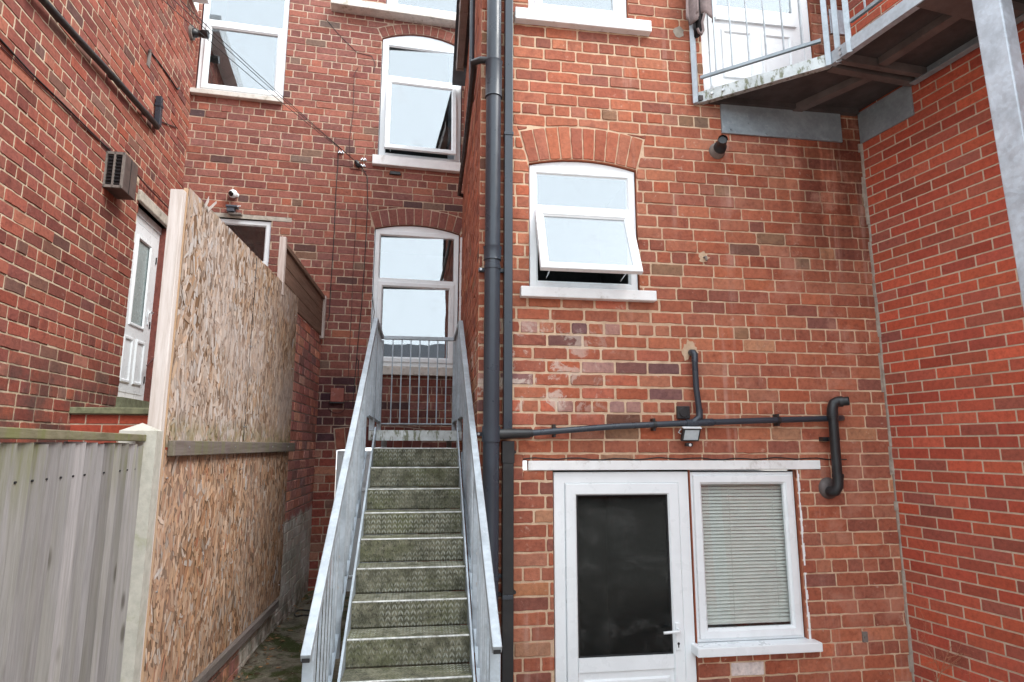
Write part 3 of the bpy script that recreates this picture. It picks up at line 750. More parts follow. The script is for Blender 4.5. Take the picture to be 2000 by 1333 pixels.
lt = MB(); lt.fbox(BACK, -1.42, -.52, 4.703, 4.752, -.05, .004); make('lintel', lt, M['stone'], rear)
ld = MB(); ld.fbox(BACK, -.215, 1.62, 7.425, 7.515, -.05, .16); make('ledge', ld, M['palestone'], rear, bev=.006, plabel='long stone ledge under the top window')
cd_ = MB(); n = -.03
cd_.ring(BACK, .10, .99, .62, 2.142, prof(n, .07)); cd_.fbox(BACK, .165, .925, .66, 2.08, n-.03, n+.004)
cd_.fbox(BACK, .165, .925, 1.80, 1.83, n+.004, n+.02)
for a in (.22, .56): cd_.ring(BACK, a, a+.3, .8, 1.74, [(0, n+.003), (.012, n+.014), (.03, n+.014), (.04, n+.003)])
make('cellar_door', cd_, M['upvc'], rear)

# ------------------------------------------------------------------ left house
left = thing('left_house', (-2.9, 4.5, 0), 'dark red brick side wall on the left with a white panelled door', 'house')
u_l, z_b = LEFT.at(228, 778); u_r, _ = LEFT.at(325, 470)
DL, DR, DZ0, DZ1 = -1.055, -.315, 2.62, 4.42
lh = [(DL, DR, DZ0, DZ1), (-1.09, -.10, DZ1, DZ1+.115)]
mb = brickwork(LEFT, -6.5, .02, 0, 7.15, .0885, .232, PAL['l'], 31, lh, gap=.0115, jit=.0024, proud=.004, hdr=4, phase=2, zref=.05, skip=lambda u, z: -1.09 < u < -.10 and DZ1+.1 < z < DZ1+.25)
rg = random.Random(8); a = -1.08
while a < -.12:   # row of bricks on end above the lintel
    brick(mb, LEFT, [(a, DZ1+.122), (a+.064, DZ1+.122), (a+.064, DZ1+.232), (a, DZ1+.232)], pick(PAL['l'], rg), .005, .002, rg); a += .075
make('side_wall', mb, [M['bl'], M['ml']], left)
lt = MB(); lt.fbox(LEFT, -1.09, -.10, DZ1, DZ1+.11, -.1, .03); make('lintel', lt, M['stone'], left, bev=.012)
ld = MB(); n = -.06
ld.ring(LEFT, DL, DR, DZ0, DZ1-.07, prof(n, .075)); ld.fbox(LEFT, DL, DR, DZ1-.07, DZ1, n-.05, n+.01)
ld.fbox(LEFT, DL+.07, DR-.07, DZ0+.06, 3.33, n-.04, n+.004); ld.fbox(LEFT, DL+.07, DR-.07, 4.14, DZ1-.14, n-.04, n+.004)
ld.fbox(LEFT, DL+.07, DL+.21, 3.33, 4.14, n-.04, n+.004); ld.fbox(LEFT, DR-.21, DR-.07, 3.33, 4.14, n-.04, n+.004)
ld.ring(LEFT, DL+.195, DR-.195, 3.30, 4.17, [(0, n+.003), (.01, n+.018), (.025, n+.018), (.036, n+.004)])
for a, b_ in ((DL+.12, DL+.34), (DR-.34, DR-.12)):
    ld.ring(LEFT, a, b_, 2.76, 3.20, [(0, n+.003), (.012, n+.018), (.03, n+.018), (.042, n+.005)])
ldo = make('panelled_door', ld, M['upvc'], left)
make('pane', pane(LEFT, DL+.2, DR-.2, 3.32, 4.15, n-.005), M['glassf'], ldo); make('room_lining', room(LEFT, DL+.05, DR-.05, DZ0, DZ1-.1, n-.05), M['dark'], ldo)
hg = MB()
for z in (2.80, 3.35, 4.02): hg.fbox(LEFT, DR-.052, DR-.036, z, z+.07, n+.001, n+.008)
make('hinge', hg, M['black'], ldo)
hd = MB(); hd.fbox(LEFT, DR-.125, DR-.095, 3.38, 3.52, n+.006, n+.014); hd.tube([LEFT.p(DR-.11, 3.50, n+.01), LEFT.p(DR-.11, 3.50, n+.05), LEFT.p(DR-.20, 3.50, n+.055)], .009, 8); make('handle', hd, M['upvc'], ldo)
fs_ = MB(); fs_.fbox(LEFT, -4.0, -.20, 7.14, 7.36, -.05, .17); make('fascia', fs_, M['upvc'], left, bev=.005)

# ------------------------------------------------------------------ right building
rb = thing('right_building', (3.9, 2.5, 0), 'modern orange red brick building along the right edge', 'building')
mb = brickwork(RIGHT, .0, 5.6, 0, 6.4, .0752, .228, PAL['r'], 41, gap=.010, jit=.0007, proud=.0035, hdr=0, zref=.01, uref=.06)
make('side_wall', mb, [M['br'], M['mr']], rb)
fl = MB(); rg = random.Random(9); z = .0
while z < 4.5:   # ragged mortar fillet in the corner
    k = rg.uniform(.05, .16); a, b_ = rg.uniform(.010, .030), rg.uniform(.005, .014)
    c0 = Vector((3.318, 4.05, 0))
    p0 = FRONT.p(3.318-a, z, .001); p1 = FRONT.p(3.316-a*.8, z, .011); p2 = RIGHT.p(b_, z, .010); p3 = RIGHT.p(b_+.006, z, .001)
    up = Vector((0, 0, k-.002)); q = [p0, p1, p2, p3, Vector((3.33, 4.06, z))]
    fl.add(q+[p+up for p in q], [(0, 1, 6, 5), (1, 2, 7, 6), (2, 3, 8, 7), (5, 6, 7, 8, 9), (3, 2, 1, 0, 4)], None); z += k
make('mortar_fillet', fl, M['soil'], rb)

# ------------------------------------------------------------------ boundary wall, hoarding, fence
bw = thing('boundary_wall', (-1.25, 5.2, 0), 'old brick passage wall, whitewashed low down, left of the stairs', 'wall')
mb = brickwork(BOUND, .05, 4.07, 0, 3.385, .0885, .235, PAL['w'], 51, gap=.011, jit=.0022, proud=.004, hdr=3, zref=.03, holes=[(-.1, 2.46, .985, 3.5)], hole_depth=.03)
make('brick_face', mb, [M['bw'], M['mw']], bw)
cp = MB(); cp.fbox(BOUND, 2.465, 4.07, 0, 3.383, -.2, -.001); cp.fbox(BOUND, .05, 2.464, 0, .98, -.1, -.001); make('core', cp, M['mw'], bw)
hb = thing('board_hoarding', (-1.17, 4.3, .9), 'tall weathered strand board hoarding with a timber post left of the stairs', 'hoarding')
def sheet(z0, top, mat, n1, name, lb, palfn, seed):
    mb = MB(); k = 26; rg = random.Random(seed); poly = [(.075, z0), (2.60, z0)]
    mb.col = srgb(120, 94, 72)
    for i in range(k+1):
        u = 2.60-(2.60-.075)*i/k; poly.append((u, top(u)+rg.gauss(0, .004)))
    mb.prism(HOARD, poly, n1-.018, n1)
    H = top(1.)-z0; N_ = int(3200*H)
    for q in range(N_):   # overlapping wood strands pressed into the face
        u, z = rg.uniform(.07, 2.605), rg.uniform(z0-.02, top(1.3)+.02)
        a = rg.gauss(0, .42) if rg.random() < .84 else rg.uniform(-1.5, 1.5)
        L = rg.uniform(.028, .062)*(.6 if rg.random() < .3 else 1); W_ = rg.uniform(.007, .019); n_ = n1+.0003+.0028*q/N_*rg.uniform(.8, 1.)
        c_, s_ = math.cos(a), math.sin(a); vs = []; tl = rg.gauss(0, .0006)
        for x, y in ((-W_*.8, -L*rg.uniform(.75, 1)), (W_*rg.uniform(.2, .9), -L), (W_, L*rg.uniform(-.3, .3)), (W_*rg.uniform(.5, 1), L*rg.uniform(.8, 1)), (-W_*rg.uniform(.1, .8), L), (-W_, L*rg.uniform(-.3, .4))):
            uu, zz = u+x*c_+y*s_, z-x*s_+y*c_
            uu = min(max(uu, .075), 2.60); zz = min(max(zz, z0), top(uu)+.004)
            vs.append(HOARD.p(uu, zz, n_+tl*x/W_))
        mb.col = pick(palfn(u, z, rg), rg, .045); mb.add(vs, [(0, 1, 2, 3, 4, 5)])
    mb.col = None
    return make(name, mb, mat, hb, plabel=lb)
sheet(2.19, lambda u: 3.445+.018*u, M['osbu'], -.002, 'upper_sheet', 'greyed upper board sheet', lambda u, z, rg: OSBM if rg.random() < min(.9, max(.05, (u-.9)*.9)) else OSBU, 13)
sheet(.985, lambda u: 2.175, M['osbl'], -.004, 'lower_sheet', 'orange brown lower board sheet', lambda u, z, rg: OSBL if rg.random() < .88 else OSBU, 14)
ed = MB(); ed.col = srgb(190, 160, 130); ed.fbox(HOARD, .060, .075, .9, 3.44, -.017, -.001); make('board_edge', ed, M['osbl'], hb)
rl = MB(); rl.fbox(HOARD, .10, 2.68, 2.150, 2.222, .001, .032); make('rail', rl, M['batten'], hb, bev=.004)
rl = MB(); rl.fbox(HOARD, .10, 2.45, .925, .983, -.01, .025); make('bottom_batten', rl, M['batten'], hb, bev=.004)
nl = MB()
for u in (.28, 1.0, 1.9, 2.4): nl.tube([HOARD.p(u, 2.19, .03), HOARD.p(u, 2.19, .0335)], .006, 8)
for u in (.13, 1.25, 1.29, 2.52):
    for z in (1.08, 1.55, 2.05, 2.32, 2.85, 3.32): nl.tube([HOARD.p(u, z, -.004), HOARD.p(u, z, .0045)], .0045, 8)
make('screw', nl, M['bolt'], hb)
m_ = MB(); m_.fbox(HOARD, 1.268, 1.272, 2.23, 3.46, -.01, .0022); make('sheet_joint', m_, M['seal'], hb)
pt = MB(); pt.fbox(HOARD, .018, .058, .1, 3.415, -.062, -.002); make('post', pt, M['post'], hb, bev=.003)
sp_ = MB(); sp_.add([HOARD.p(.28, 3.42, .004), HOARD.p(.31, 3.47, .012), HOARD.p(.295, 3.50, .015), HOARD.p(.27, 3.44, .006)], [(0, 1, 2, 3)]); sp_.add([HOARD.p(.33, 3.42, .004), HOARD.p(.40, 3.50, .02), HOARD.p(.39, 3.51, .02), HOARD.p(.32, 3.44, .006)], [(0, 1, 2, 3)])
make('splinter', sp_, M['post'], hb)
wp = thing('timber_screen', (-1.2, 6, 3.39), 'brown timber boards fixed on top of the passage wall', 'screen')
for i in range(3):
    m_ = MB(); z0 = 3.39+.135*i; m_.fbox(BOUND, 2.05, 3.92, z0, z0+.130, .004, .022); make('board', m_, M['panel'], wp, bev=.003)
m_ = MB(); m_.fbox(BOUND, 2.05, 3.92, 3.795, 3.838, .0, .04); make('top_rail', m_, M['panel'], wp, bev=.003)
for a, b_, z0, z1 in ((2.0, 2.048, 3.38, 3.86), (3.925, 3.975, 3.36, 3.84)):
    m_ = MB(); m_.fbox(BOUND, a, b_, z0, z1, .0, .05); make('post', m_, M['panelw'], wp, bev=.003)
# feather edge fence
fa, fb = Vector((-1.205, 2.93, 0)), Vector((-1.0, 1.15, 0)); FD = (fb-fa); FL = FD.length
FEN = Fr(fa.x, fa.y, math.degrees(math.atan2(-FD.y, -FD.x)))   # u<0 towards the camera
fen = thing('board_fence', (-1.1, 2.1, 0), 'grey vertical board fence in the lower left corner', 'fence')
rg = random.Random(17); u = -.02
while u > -FL:
    w_ = rg.uniform(.082, .1); m_ = MB(); tilt = rg.gauss(0, .003); zt = 2.205+rg.gauss(0, .003)
    o_ = rg.gauss(0, .002); p = FEN.p
    q = [p(u-w_+.002, .3, -.008+o_), p(u-w_+.002, .3, -.014+o_), p(u+.010, .3, -.014+o_), p(u+.010, .3, .017+o_), p(u-w_+tilt+.002, zt, -.008+o_), p(u-w_+tilt+.002, zt, -.014+o_), p(u+.010+tilt, zt, -.014+o_), p(u+.010+tilt, zt, .017+o_)]
    m_.add(q, [(0, 1, 2, 3), (7, 6, 5, 4), (0, 4, 5, 1), (1, 5, 6, 2), (2, 6, 7, 3), (3, 7, 4, 0)]); make('board', m_, M['fence'], fen)
    m_ = MB(); m_.tube([p(u-w_*.45, 2.10, .004+o_), p(u-w_*.45, 2.10, .009+o_)], .0035, 6); make('nail', m_, M['seal'], fen); u -= w_
m_ = MB(); m_.fbox(FEN, -FL, -.008, 2.216, 2.245, -.022, .024); make('capping_rail', m_, M['cap'], fen, bev=.003)
m_ = MB(); m_.fbox(FEN, -FL, 0, .1, 2.19, -.05, -.022); make('backing', m_, M['fence'], fen)
cp_ = MB(); z = 2.262; a, b_, c, d = -.005, .09, -.085, .062
cp_.fbox(FEN, a, b_, 0, z, c, d)
top = [FEN.p(a, z, d), FEN.p(b_, z, d), FEN.p(b_, z, c), FEN.p(a, z, c)]; ap = FEN.p((a+b_)/2, z+.035, (c+d)/2); cp_.add(top+[ap], [(0, 1, 4), (1, 2, 4), (2, 3, 4), (3, 0, 4)])
make('concrete_post', cp_, M['concrete'], label='pale concrete fence post with pointed top beside the board hoarding', cat='post')
# landing step behind the fence
ls = thing('door_step', (-2.2, 5.5, 1.2), 'green mossy stone step on red bricks below the left door', 'step')
LS = Fr(-2.62, 5.12, 2)
m_ = MB(); m_.fbox(LS, -.03, 1.4, 2.432, 2.482, -.30, .03); make('slab', m_, M['mossy'], ls, bev=.006)
mb = brickwork(LS, 0, 1.38, 0, 2.43, .0752, .228, PAL['r'], 61, gap=.010, jit=.0008, proud=.003, hdr=0, zref=2.43-.0752*14+.0); make('riser_bricks', mb, [M['br'], M['mr']], ls)
m_ = MB(); m_.fbox(LEFT, -1.08, -.05, 2.40, DZ0-.005, -.05, .05); make('threshold', m_, M['mossy'], ls)

# ------------------------------------------------------------------ metal staircase
st = thing('metal_staircase', (0, 3.5, 0), 'galvanised steel outdoor stairs with mossy treads climbing to a landing', 'stairs')
XL, XR, Y0, Z0, G, RI = -.348, .280, 3.430, 1.230, .1918, .1360
for k in range(-8, 8):
    y, z = Y0+G*k, Z0+RI*k
    m_ = MB(); rd = .007; pr = [(y+.002, z-RI+.006)]
    pr += [(y+rd-rd*math.cos(a), z-rd+rd*math.sin(a)) for a in [math.pi/2*i/4 for i in range(5)]]
    pr += [(y+G-.006, z-.001)]
    N_ = len(pr)
    vs = [(XL+.001, a, b_) for a, b_ in pr]+[(XR-.001, a, b_) for a, b_ in pr]
    m_.add(vs, [(i, N_+i, N_+i+1, i+1) for i in range(N_-1)])
    vs = [(XL+.001, a+.006, b_-.006) for a, b_ in pr]+[(XR-.001, a+.006, b_-.006) for a, b_ in pr]
    m_.add(vs, [(i+1, N_+i+1, N_+i, i) for i in range(N_-1)])
    tr = make('tread', m_, M['tread'], st)
    m_ = MB(); m_.tube([(XL+.004, y+.006, z-.004), (XR-.004, y+.006, z-.004)], .0062, 8); make('nosing', m_, M['nose'], tr)
def stringer(x, xi):
    m_ = MB(); a = (Y0-8*G-.05, Z0-8*RI-.1); b_ = (4.965+.02, Z0+8*RI-.02)
    lo, hi = -.16, .045
    q = [(a[0], a[1]+lo+.05), (b_[0], b_[1]+lo), (b_[0], b_[1]+hi), (a[0], a[1]+hi+.05)]
    m_.add([(x, *p) for p in q]+[(xi, *p) for p in q], [(0, 1, 2, 3), (7, 6, 5, 4)]+[(i, 4+i, 4+(i+1) % 4, (i+1) % 4) for i in range(4)]); make('stringer', m_, M['galv'], st)
stringer(XL-.012, XL); stringer(XR, XR+.010)
RS = (3.285-1.385)/(5.47-2.66)
def side(x, sgn):
    a, b_ = Vector((x, 2.66, 1.385)), Vector((x, 5.47, 3.285)); c = Vector((x, 6.37, 3.290))
    dn = Vector((0, -(b_-a).normalized().z, (b_-a).normalized().y))
    m_ = MB(); m_.bar(a, b_+Vector((0, .02, .013)), .040, .038, dn); m_.bar(b_+Vector((0, .0, .006)), c, .040, .038); ob = make('handrail', m_, M['galvb'], st, bev=.004)
    m_ = MB(); m_.bar(a-Vector((0, .001, 0)), a+Vector((0, .004, 0)), .030, .030, dn); make('open_end', m_, M['seal'], ob)
    low = lambda y: Z0+(y-Y0)*RI/G-.16
    m_ = MB(); m_.bar((x, 2.70, low(2.70)), (x, 4.95, low(4.95)), .03, .012, dn); m_.bar((x, 4.97, 2.43), (x, 6.36, 2.43), .03, .012); make('lower_rail', m_, M['galv'], st)
    y = 2.80
    while y < 6.30:
        zt = 1.385+(y-2.66)*RS-.02 if y < 5.47 else 3.27
        zb = low(y) if y < 4.95 else 2.43
        if zt-zb > .1:
            m_ = MB(); m_.bar((x, y, zb), (x, y, zt), .010, .010, Vector((0, 1, 0))); make('baluster', m_, M['galvb' if int(y*37) % 3 else 'galv'], st)
        y += .104
    for y in (2.73, 3.62, 4.50, 5.47, 6.37):
        zt = 1.385+(y-2.66)*RS if y < 5.4 else 3.28
        zb = low(y)-.12 if y < 4.95 else 2.25
        m_ = MB(); m_.bar((x, y, zb), (x, y, zt-.02), .045 if y < 6 else .04, .012 if y < 5 else .04, Vector((0, 1, 0)))
        po = make('post', m_, M['galv'], st, bev=.002)
        if y < 5:
            m_ = MB()
            for zz in (zb+.36, zb+.52): m_.tube([(x-sgn*.006, y-.009, zz), (x-sgn*.006, y-.004, zz)], .010, 8)
            make('bolt', m_, M['bolt'], po)
side(-.420, 1); side(.327, -1)
m_ = MB(); m_.bar((-.398, 6.37, 3.290), (.330, 6.37, 3.290), .04, .036); m_.bar((-.398, 6.37, 2.415), (.330, 6.37, 2.415), .03, .014); make('rear_rail', m_, M['galvb'], st, bev=.003)
for i in range(1, 8):
    x = -.398+.728*i/8; m_ = MB(); m_.bar((x, 6.37, 2.42), (x, 6.37, 3.28), .012, .012, Vector((0, 1, 0))); make('baluster', m_, M['galv'], st)
m_ = MB(); m_.box(-.345, .277, 4.962, 4.972, 2.238, 2.318); m_.box(-.400, -.346, 4.955, 4.970, 2.240, 2.312); m_.box(.278, .318, 4.955, 4.970, 2.240, 2.312); make('landing_beam', m_, M['galvm'], st)
m_ = MB(); m_.box(-.40, .32, 4.973, 6.40, 2.296, 2.316); make('landing_deck', m_, M['tread'], st)
m_ = MB()
for x in (-.37, .29):
    for zz in (2.26, 2.29): m_.tube([(x, 4.956, zz), (x, 4.940, zz)], .009, 8)
make('bolt', m_, M['bolt'], st)
for x in (-.36, .28):
    m_ = MB(); m_.box(x-.025, x+.025, 6.30, 6.35, .69, 2.30); make('leg', m_, M['galv'], st)

# ------------------------------------------------------------------ balcony
bc = thing('balcony', (3.0, 3.0, 4.73), 'galvanised steel balcony walkway with dark underside, upper right', 'balcony')
ZB = 4.729; A_, B_, C_ = Vector((1.990, 4.03, 0)), Vector((2.664, 3.455, 0)), Vector((3.58, -1.0, 0)); D_, E_ = Vector((4.15, -1.0, 0)), Vector((3.315, 4.045, 0))
m_ = MB(); po = [A_, B_, C_, D_, E_]; zt = Vector((0, 0, ZB+.072)); zq = Vector((0, 0, ZB+.050))
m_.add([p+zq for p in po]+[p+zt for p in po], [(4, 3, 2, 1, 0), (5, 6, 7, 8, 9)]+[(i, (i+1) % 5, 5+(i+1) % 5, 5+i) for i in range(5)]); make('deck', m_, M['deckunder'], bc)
def beam(p, q, mat, z0=ZB, z1=ZB+.085, w_=.012, name='edge_beam', fl=.045, side_=1):
    m_ = MB(); p = Vector(p); q = Vector(q); d = (q-p).normalized(); x = d.cross(Vector((0, 0, 1)))
    m_.bar(p+Vector((0, 0, (z0+z1)/2)), q+Vector((0, 0, (z0+z1)/2)), w_, z1-z0)
    m_.bar(p+Vector((0, 0, z0+.004))-x*side_*(fl/2-.004), q+Vector((0, 0, z0+.004))-x*side_*(fl/2-.004), fl, .007)
    return make(name, m_, mat, bc)
beam(A_, B_, M['galvm']); beam(B_, C_, M['galvb'])
E2 = RIGHT.p(.50, 0, .02); beam(B_+Vector((.02, .02, 0)), E2, M['joist'], ZB-.01, ZB+.05, .03, 'joist'); beam(B_+Vector((.03, -.06, 0)), E2+Vector((.02, -.09, 0)), M['joist'], ZB-.01, ZB+.05, .03, 'joist', .03)
mid = (A_+E_)/2; beam(mid+Vector((.12, 0, 0)), (B_+E2)/2+Vector((0, .05, 0)), M['joist'], ZB, ZB+.05, .05, 'joist', .05)
L2 = lambda t: B_.lerp(C_, t*.572)
R2 = lambda u: RIGHT.p(u, 0, .03)
beam(L2(.03).lerp(R2(.62), .45), L2(.98).lerp(R2(3.1), .45), M['joist'], ZB, ZB+.05, .05, 'joist', .05)
beam(L2(.27), R2(1.20), M['joist'], ZB-.005, ZB+.05, .10, 'joist', .1); beam(L2(.62), R2(2.05), M['joist'], ZB-.005, ZB+.05, .10, 'joist', .1)
beam(R2(.5)+RIGHT.N*.0, R2(5.0), M['plate'], ZB-.02, ZB+.05, .012, 'wall_channel', .05, -1)
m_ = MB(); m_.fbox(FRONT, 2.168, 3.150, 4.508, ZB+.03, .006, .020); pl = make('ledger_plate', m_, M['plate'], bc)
m_ = MB()
for px, py in ((1428, 253), (1462, 241), (1497, 261), (1556, 267), (1620, 270)):
    u, z = FRONT.at(px, py, .02); m_.tube([FRONT.p(u, z, .02), FRONT.p(u, z, .030)], .009, 8)
make('bolt', m_, M['plate'], pl)
m_ = MB(); m_.fbox(RIGHT, .012, .46, 4.508, ZB+.03, .006, .018); make('ledger_plate', m_, M['plate'], bc)
m_ = MB(); m_.fbox(FRONT, 1.985, 3.29, ZB+.01, ZB+.05, .004, .05); make('ledger_angle', m_, M['deckunder'], bc)
def rpost(p, mat='galvb', z0=ZB-.01, z1=5.95, w_=.036): 
    m_ = MB(); m_.bar(Vector((p[0], p[1], z0)), Vector((p[0], p[1], z1)), w_, w_, (B_-A_).normalized()); return make('rail_post', m_, M[mat], bc, bev=.003)
rpost((1.968, 4.022)); rpost(B_+Vector((-.012, .0, 0))); rpost(B_+Vector((.030, -.045, 0))); rpost(L2(.062)+Vector((.0, .01, 0)))
for p, q, s0, s1 in ((A_, B_, .03, .95), (B_, C_, .04, 1.)):
    a, b_ = p.lerp(q, s0), p.lerp(q, s1); up = Vector((0, 0, ZB+.20))
    m_ = MB(); m_.bar(a+up, b_+up, .022, .022); m_.bar(a+Vector((0, 0, 5.93)), b_+Vector((0, 0, 5.93)), .04, .04); make('rail', m_, M['plate'], bc)
    L = (b_-a).length; k = int(L/.108)
    for i in range(1, k):
        c = a.lerp(b_, i/k); m_ = MB(); m_.bar(c+up, c+Vector((0, 0, 5.92)), .009, .009, Vector((0, 1, 0))); make('baluster', m_, M['galvb'], bc)
m_ = MB()
for px, py in ((1400, 191), (1427, 182)):
    d = onY(px, py, 3.9); 
    k = (px-1400)/27; c = A_.lerp(B_, .12+.09*k)+Vector((0, 0, ZB+.045)); nn = Vector((-(B_-A_).y*-1, -(B_-A_).x, 0)).normalized(); nn = Vector(((B_-A_).y, -(B_-A_).x, 0)).normalized()
    m_.tube([c+nn*.006, c+nn*.016], .010, 8)
for t_, dz in ((.035, .06), (.035, .025)):
    c = L2(t_)+Vector((0, 0, ZB+dz)); nn = Vector(((C_-B_).y, -(C_-B_).x, 0)).normalized(); m_.tube([c+nn*.006, c+nn*.016], .010, 8)
make('bolt', m_, M['bolt'], bc)
m_ = MB(); a = onY(1950, 0, 2.3); b_ = onY(1997, 250, 2.3)   # support post, slightly out of plumb
tp = Vector((2.69, 2.30, 4.74)); bt = Vector((2.84, 2.30, 0)); ax = RIGHT.U
dx = RIGHT.N*-1
q = []
for c in (bt, tp):
    q += [c, c+dx*.088, c+dx*.088-ax*.125, c-ax*.125]
m_.hexa(q); make('support_post', m_, M['galvp'], bc, bev=.006)
# garment over the balcony rail
m_ = MB(); rows, cols = 16, 40
def cloth(u0, u1, ztop, zbot, n0, amp, ph, mbx):
    vs = []
    for j in range(rows+1):
        t_ = j/rows
        for i in range(cols+1):
            s_ = i/cols; x = u0+(u1-u0)*s_; a = amp*(.25+.75*t_)
            n_ = n0+a*math.sin(s_*9+ph)+a*.5*math.sin(s_*17+ph*2+t_*2); zz = ztop+(zbot(s_)-ztop)*t_
            vs.append(FRONT.p(x+.012*math.sin(t_*3+s_*6), zz, n_))
    mbx.add(vs, [(j*(cols+1)+i, j*(cols+1)+i+1, (j+1)*(cols+1)+i+1, (j+1)*(cols+1)+i) for j in range(rows) for i in range(cols)], None, True)
gm = thing('hanging_garment', (1.97, 3.98, 5.3), 'grey brown garment hung over the end of the balcony rail', 'clothing')
cloth(1.885, 1.985, 5.95, lambda s_: 5.375-.05*math.sin(s_*3.1)+.02*s_, .09, .018, .3, m_); cloth(1.965, 2.10, 5.95, lambda s_: 5.40+.03*math.sin(s_*5), .10, .022, 1.7, m_)
o = make('fabric', m_, M['cloth'], gm); sm_ = o.modifiers.new('solid', 'SOLIDIFY'); sm_.thickness = .006
m_ = MB(); cloth(1.955, 2.02, 5.95, lambda s_: 5.235+.10*abs(s_-.55), .075, .02, .9, m_); o = make('lining', m_, M['clothin'], gm); o.modifiers.new('solid', 'SOLIDIFY').thickness = .006
m_ = MB(); m_.tube([FRONT.p(1.975, 5.29, .1), FRONT.p(1.985, 5.26, .1), FRONT.p(2.005, 5.245, .1), FRONT.p(2.02, 5.28, .1), FRONT.p(2.01, 5.34, .11), FRONT.p(2.035, 5.42, .11)], .010, 8); make('hem', m_, M['cloth'], gm)

# ------------------------------------------------------------------ pipes on the front wing
def W(px, py, n): u, z = FRONT.at(px, py, n); return FRONT.p(u, z, n)
sp = thing('soil_pipe', (.44, 3.98, .4), 'thick round grey soil pipe at the corner of the brick wing', 'pipe')
xs = W(961, 600, .085).x; ys = 4.05-.085; RP = .052
m_ = MB(); m_.tube([(xs, ys, .3), (xs, ys, 7.)], RP, 24); make('pipe', m_, M['pipe'], sp)
for za, zb in ((4.60, 4.87), (3.42, 3.51)):
    m_ = MB()
    m_.tube([(xs, ys, za), (xs, ys, za+.012), (xs, ys, zb-.02), (xs, ys, zb)], [RP+.008, RP+.006, RP+.006, RP+.011], 24); make('collar', m_, M['pipe'], sp)
z_ = W(963, 848, .085).z
m_ = MB(); m_.tube([(xs, ys, z_-.05), (xs, ys, z_+.05)], RP+.006, 24); m_.fbox(FRONT, xs-.11, xs+.05, z_-.012, z_+.012, .004, .04); make('boss', m_, M['pipe'], sp)
for z in (3.37, 1.4):
    m_ = MB(); m_.tube([(xs, ys, z-.012), (xs, ys, z+.012)], RP+.004, 24); m_.fbox(FRONT, xs-.085, xs+.085, z-.012, z+.012, .004, .03); make('bracket', m_, M['pipe'], sp)
m_ = MB()
for x, z in ((xs-.075, z_), (xs-.072, 3.37)): m_.tube([FRONT.p(x, z, .03), FRONT.p(x, z, .042)], .008, 8)
make('bolt', m_, M['bolt'], sp)
dp = thing('square_downpipe', (.565, 4.0, .4), 'square section grey downpipe right of the round soil pipe', 'pipe')
x0, x1 = W(985, 500, .07).x, W(1001.5, 500, .07).x
m_ = MB(); m_.fbox(FRONT, x0, x1, 2.275, 7., .012, .07); make('upper_pipe', m_, M['pipe'], dp, bev=.004)
x2, x3 = W(981.5, 1000, .065).x, W(1003.5, 1000, .065).x
m_ = MB(); m_.fbox(FRONT, x2, x3, .3, 2.20, .012, .066); m_.fbox(FRONT, x2-.004, x3+.004, 2.09, 2.23, .010, .07); make('lower_pipe', m_, M['black'], dp, bev=.004)
m_ = MB()
for z in (4.35, 1.28): m_.fbox(FRONT, x0-.004, x1+.004, z-.012, z+.012, .008, .075)
make('joint', m_, M['pipe'], dp, bev=.002)
m_ = MB()
for x, z in ((x3+.010, 2.30), (x3+.010, 2.16), (x3+.010, 1.30), (x2-.012, 1.29), (x2+.03, 2.13)): m_.tube([FRONT.p(x, z, .0), FRONT.p(x, z, .03)], .012, 8)
make('lug', m_, M['black'], dp)
# horizontal waste pipe
wpn = .055
wp_ = thing('waste_pipe', (1.7, 4.0, 2.3), 'thin grey waste pipe running sideways above the glazed door', 'pipe')
m_ = MB(); pts = [W(975, 848, .08), W(1040, 846, .07), W(1200, 833.5, wpn), W(1350, 826.5, wpn), W(1480, 822, wpn), W(1636, 817.5, wpn), W(1644, 817, .03), W(1644, 817, -.01)]
m_.tube(pts, .0205, 14); make('pipe', m_, M['pipe'], wp_)
m_ = MB(); m_.tube([W(973, 848, .08), W(1030, 847, .072), W(1034, 846.6, .072)], [.034, .030, .030], 14); m_.tube([W(1034, 846.5, .071), W(1040, 846, .07)], .026, 14); make('coupling', m_, M['black'], wp_)
for px, py in ((1083, 842), (1278, 830), (1520, 821)):
    m_ = MB(); c = W(px, py, wpn); m_.tube([c-Vector((.012, 0, 0)), c+Vector((.012, 0, 0))], .0245, 14); m_.box(c.x-.008, c.x+.008, c.y-.003, 4.05, c.z-.04, c.z+.042); make('clip', m_, M['black'], wp_)
m_ = MB(); m_.tube([W(1344, 827, wpn), W(1392, 825, wpn)], .0255, 14); m_.tube([W(1340, 827.2, wpn), W(1346, 827, wpn)], .027, 14); make('tee', m_, M['pipe'], wp_)
bp = thing('branch_pipe', (1.88, 4.0, 2.4), 'short upright grey pipe from a mortar patch down to the waste pipe', 'pipe')
m_ = MB(); m_.tube([W(1366, 803, wpn), W(1360, 760, wpn), W(1357, 706, wpn)], .0205, 14)
m_.tube([W(1357, 708, wpn), W(1357, 694, wpn), W(1354, 689, wpn-.01), W(1350, 689, .02), W(1349, 689, -.02)], .0225, 14)
m_.tube([W(1366, 800, wpn), W(1366.5, 815, wpn), W(1358, 823, wpn), W(1352, 826, wpn)], .0235, 14); make('pipe', m_, M['pipe'], bp)
mp = MB(); rg = random.Random(4); u, z = FRONT.at(1346, 684, .006); ps = []
for i in range(22):
    a = 2*math.pi*i/22; r_ = .055*(1+rg.gauss(0, .25)); ps.append((u+r_*1.0*math.cos(a), z+r_*1.0*math.sin(a)))
mp.prism(FRONT, ps, -.002, .0075); make('mortar_patch', mp, M['mf'], wing)
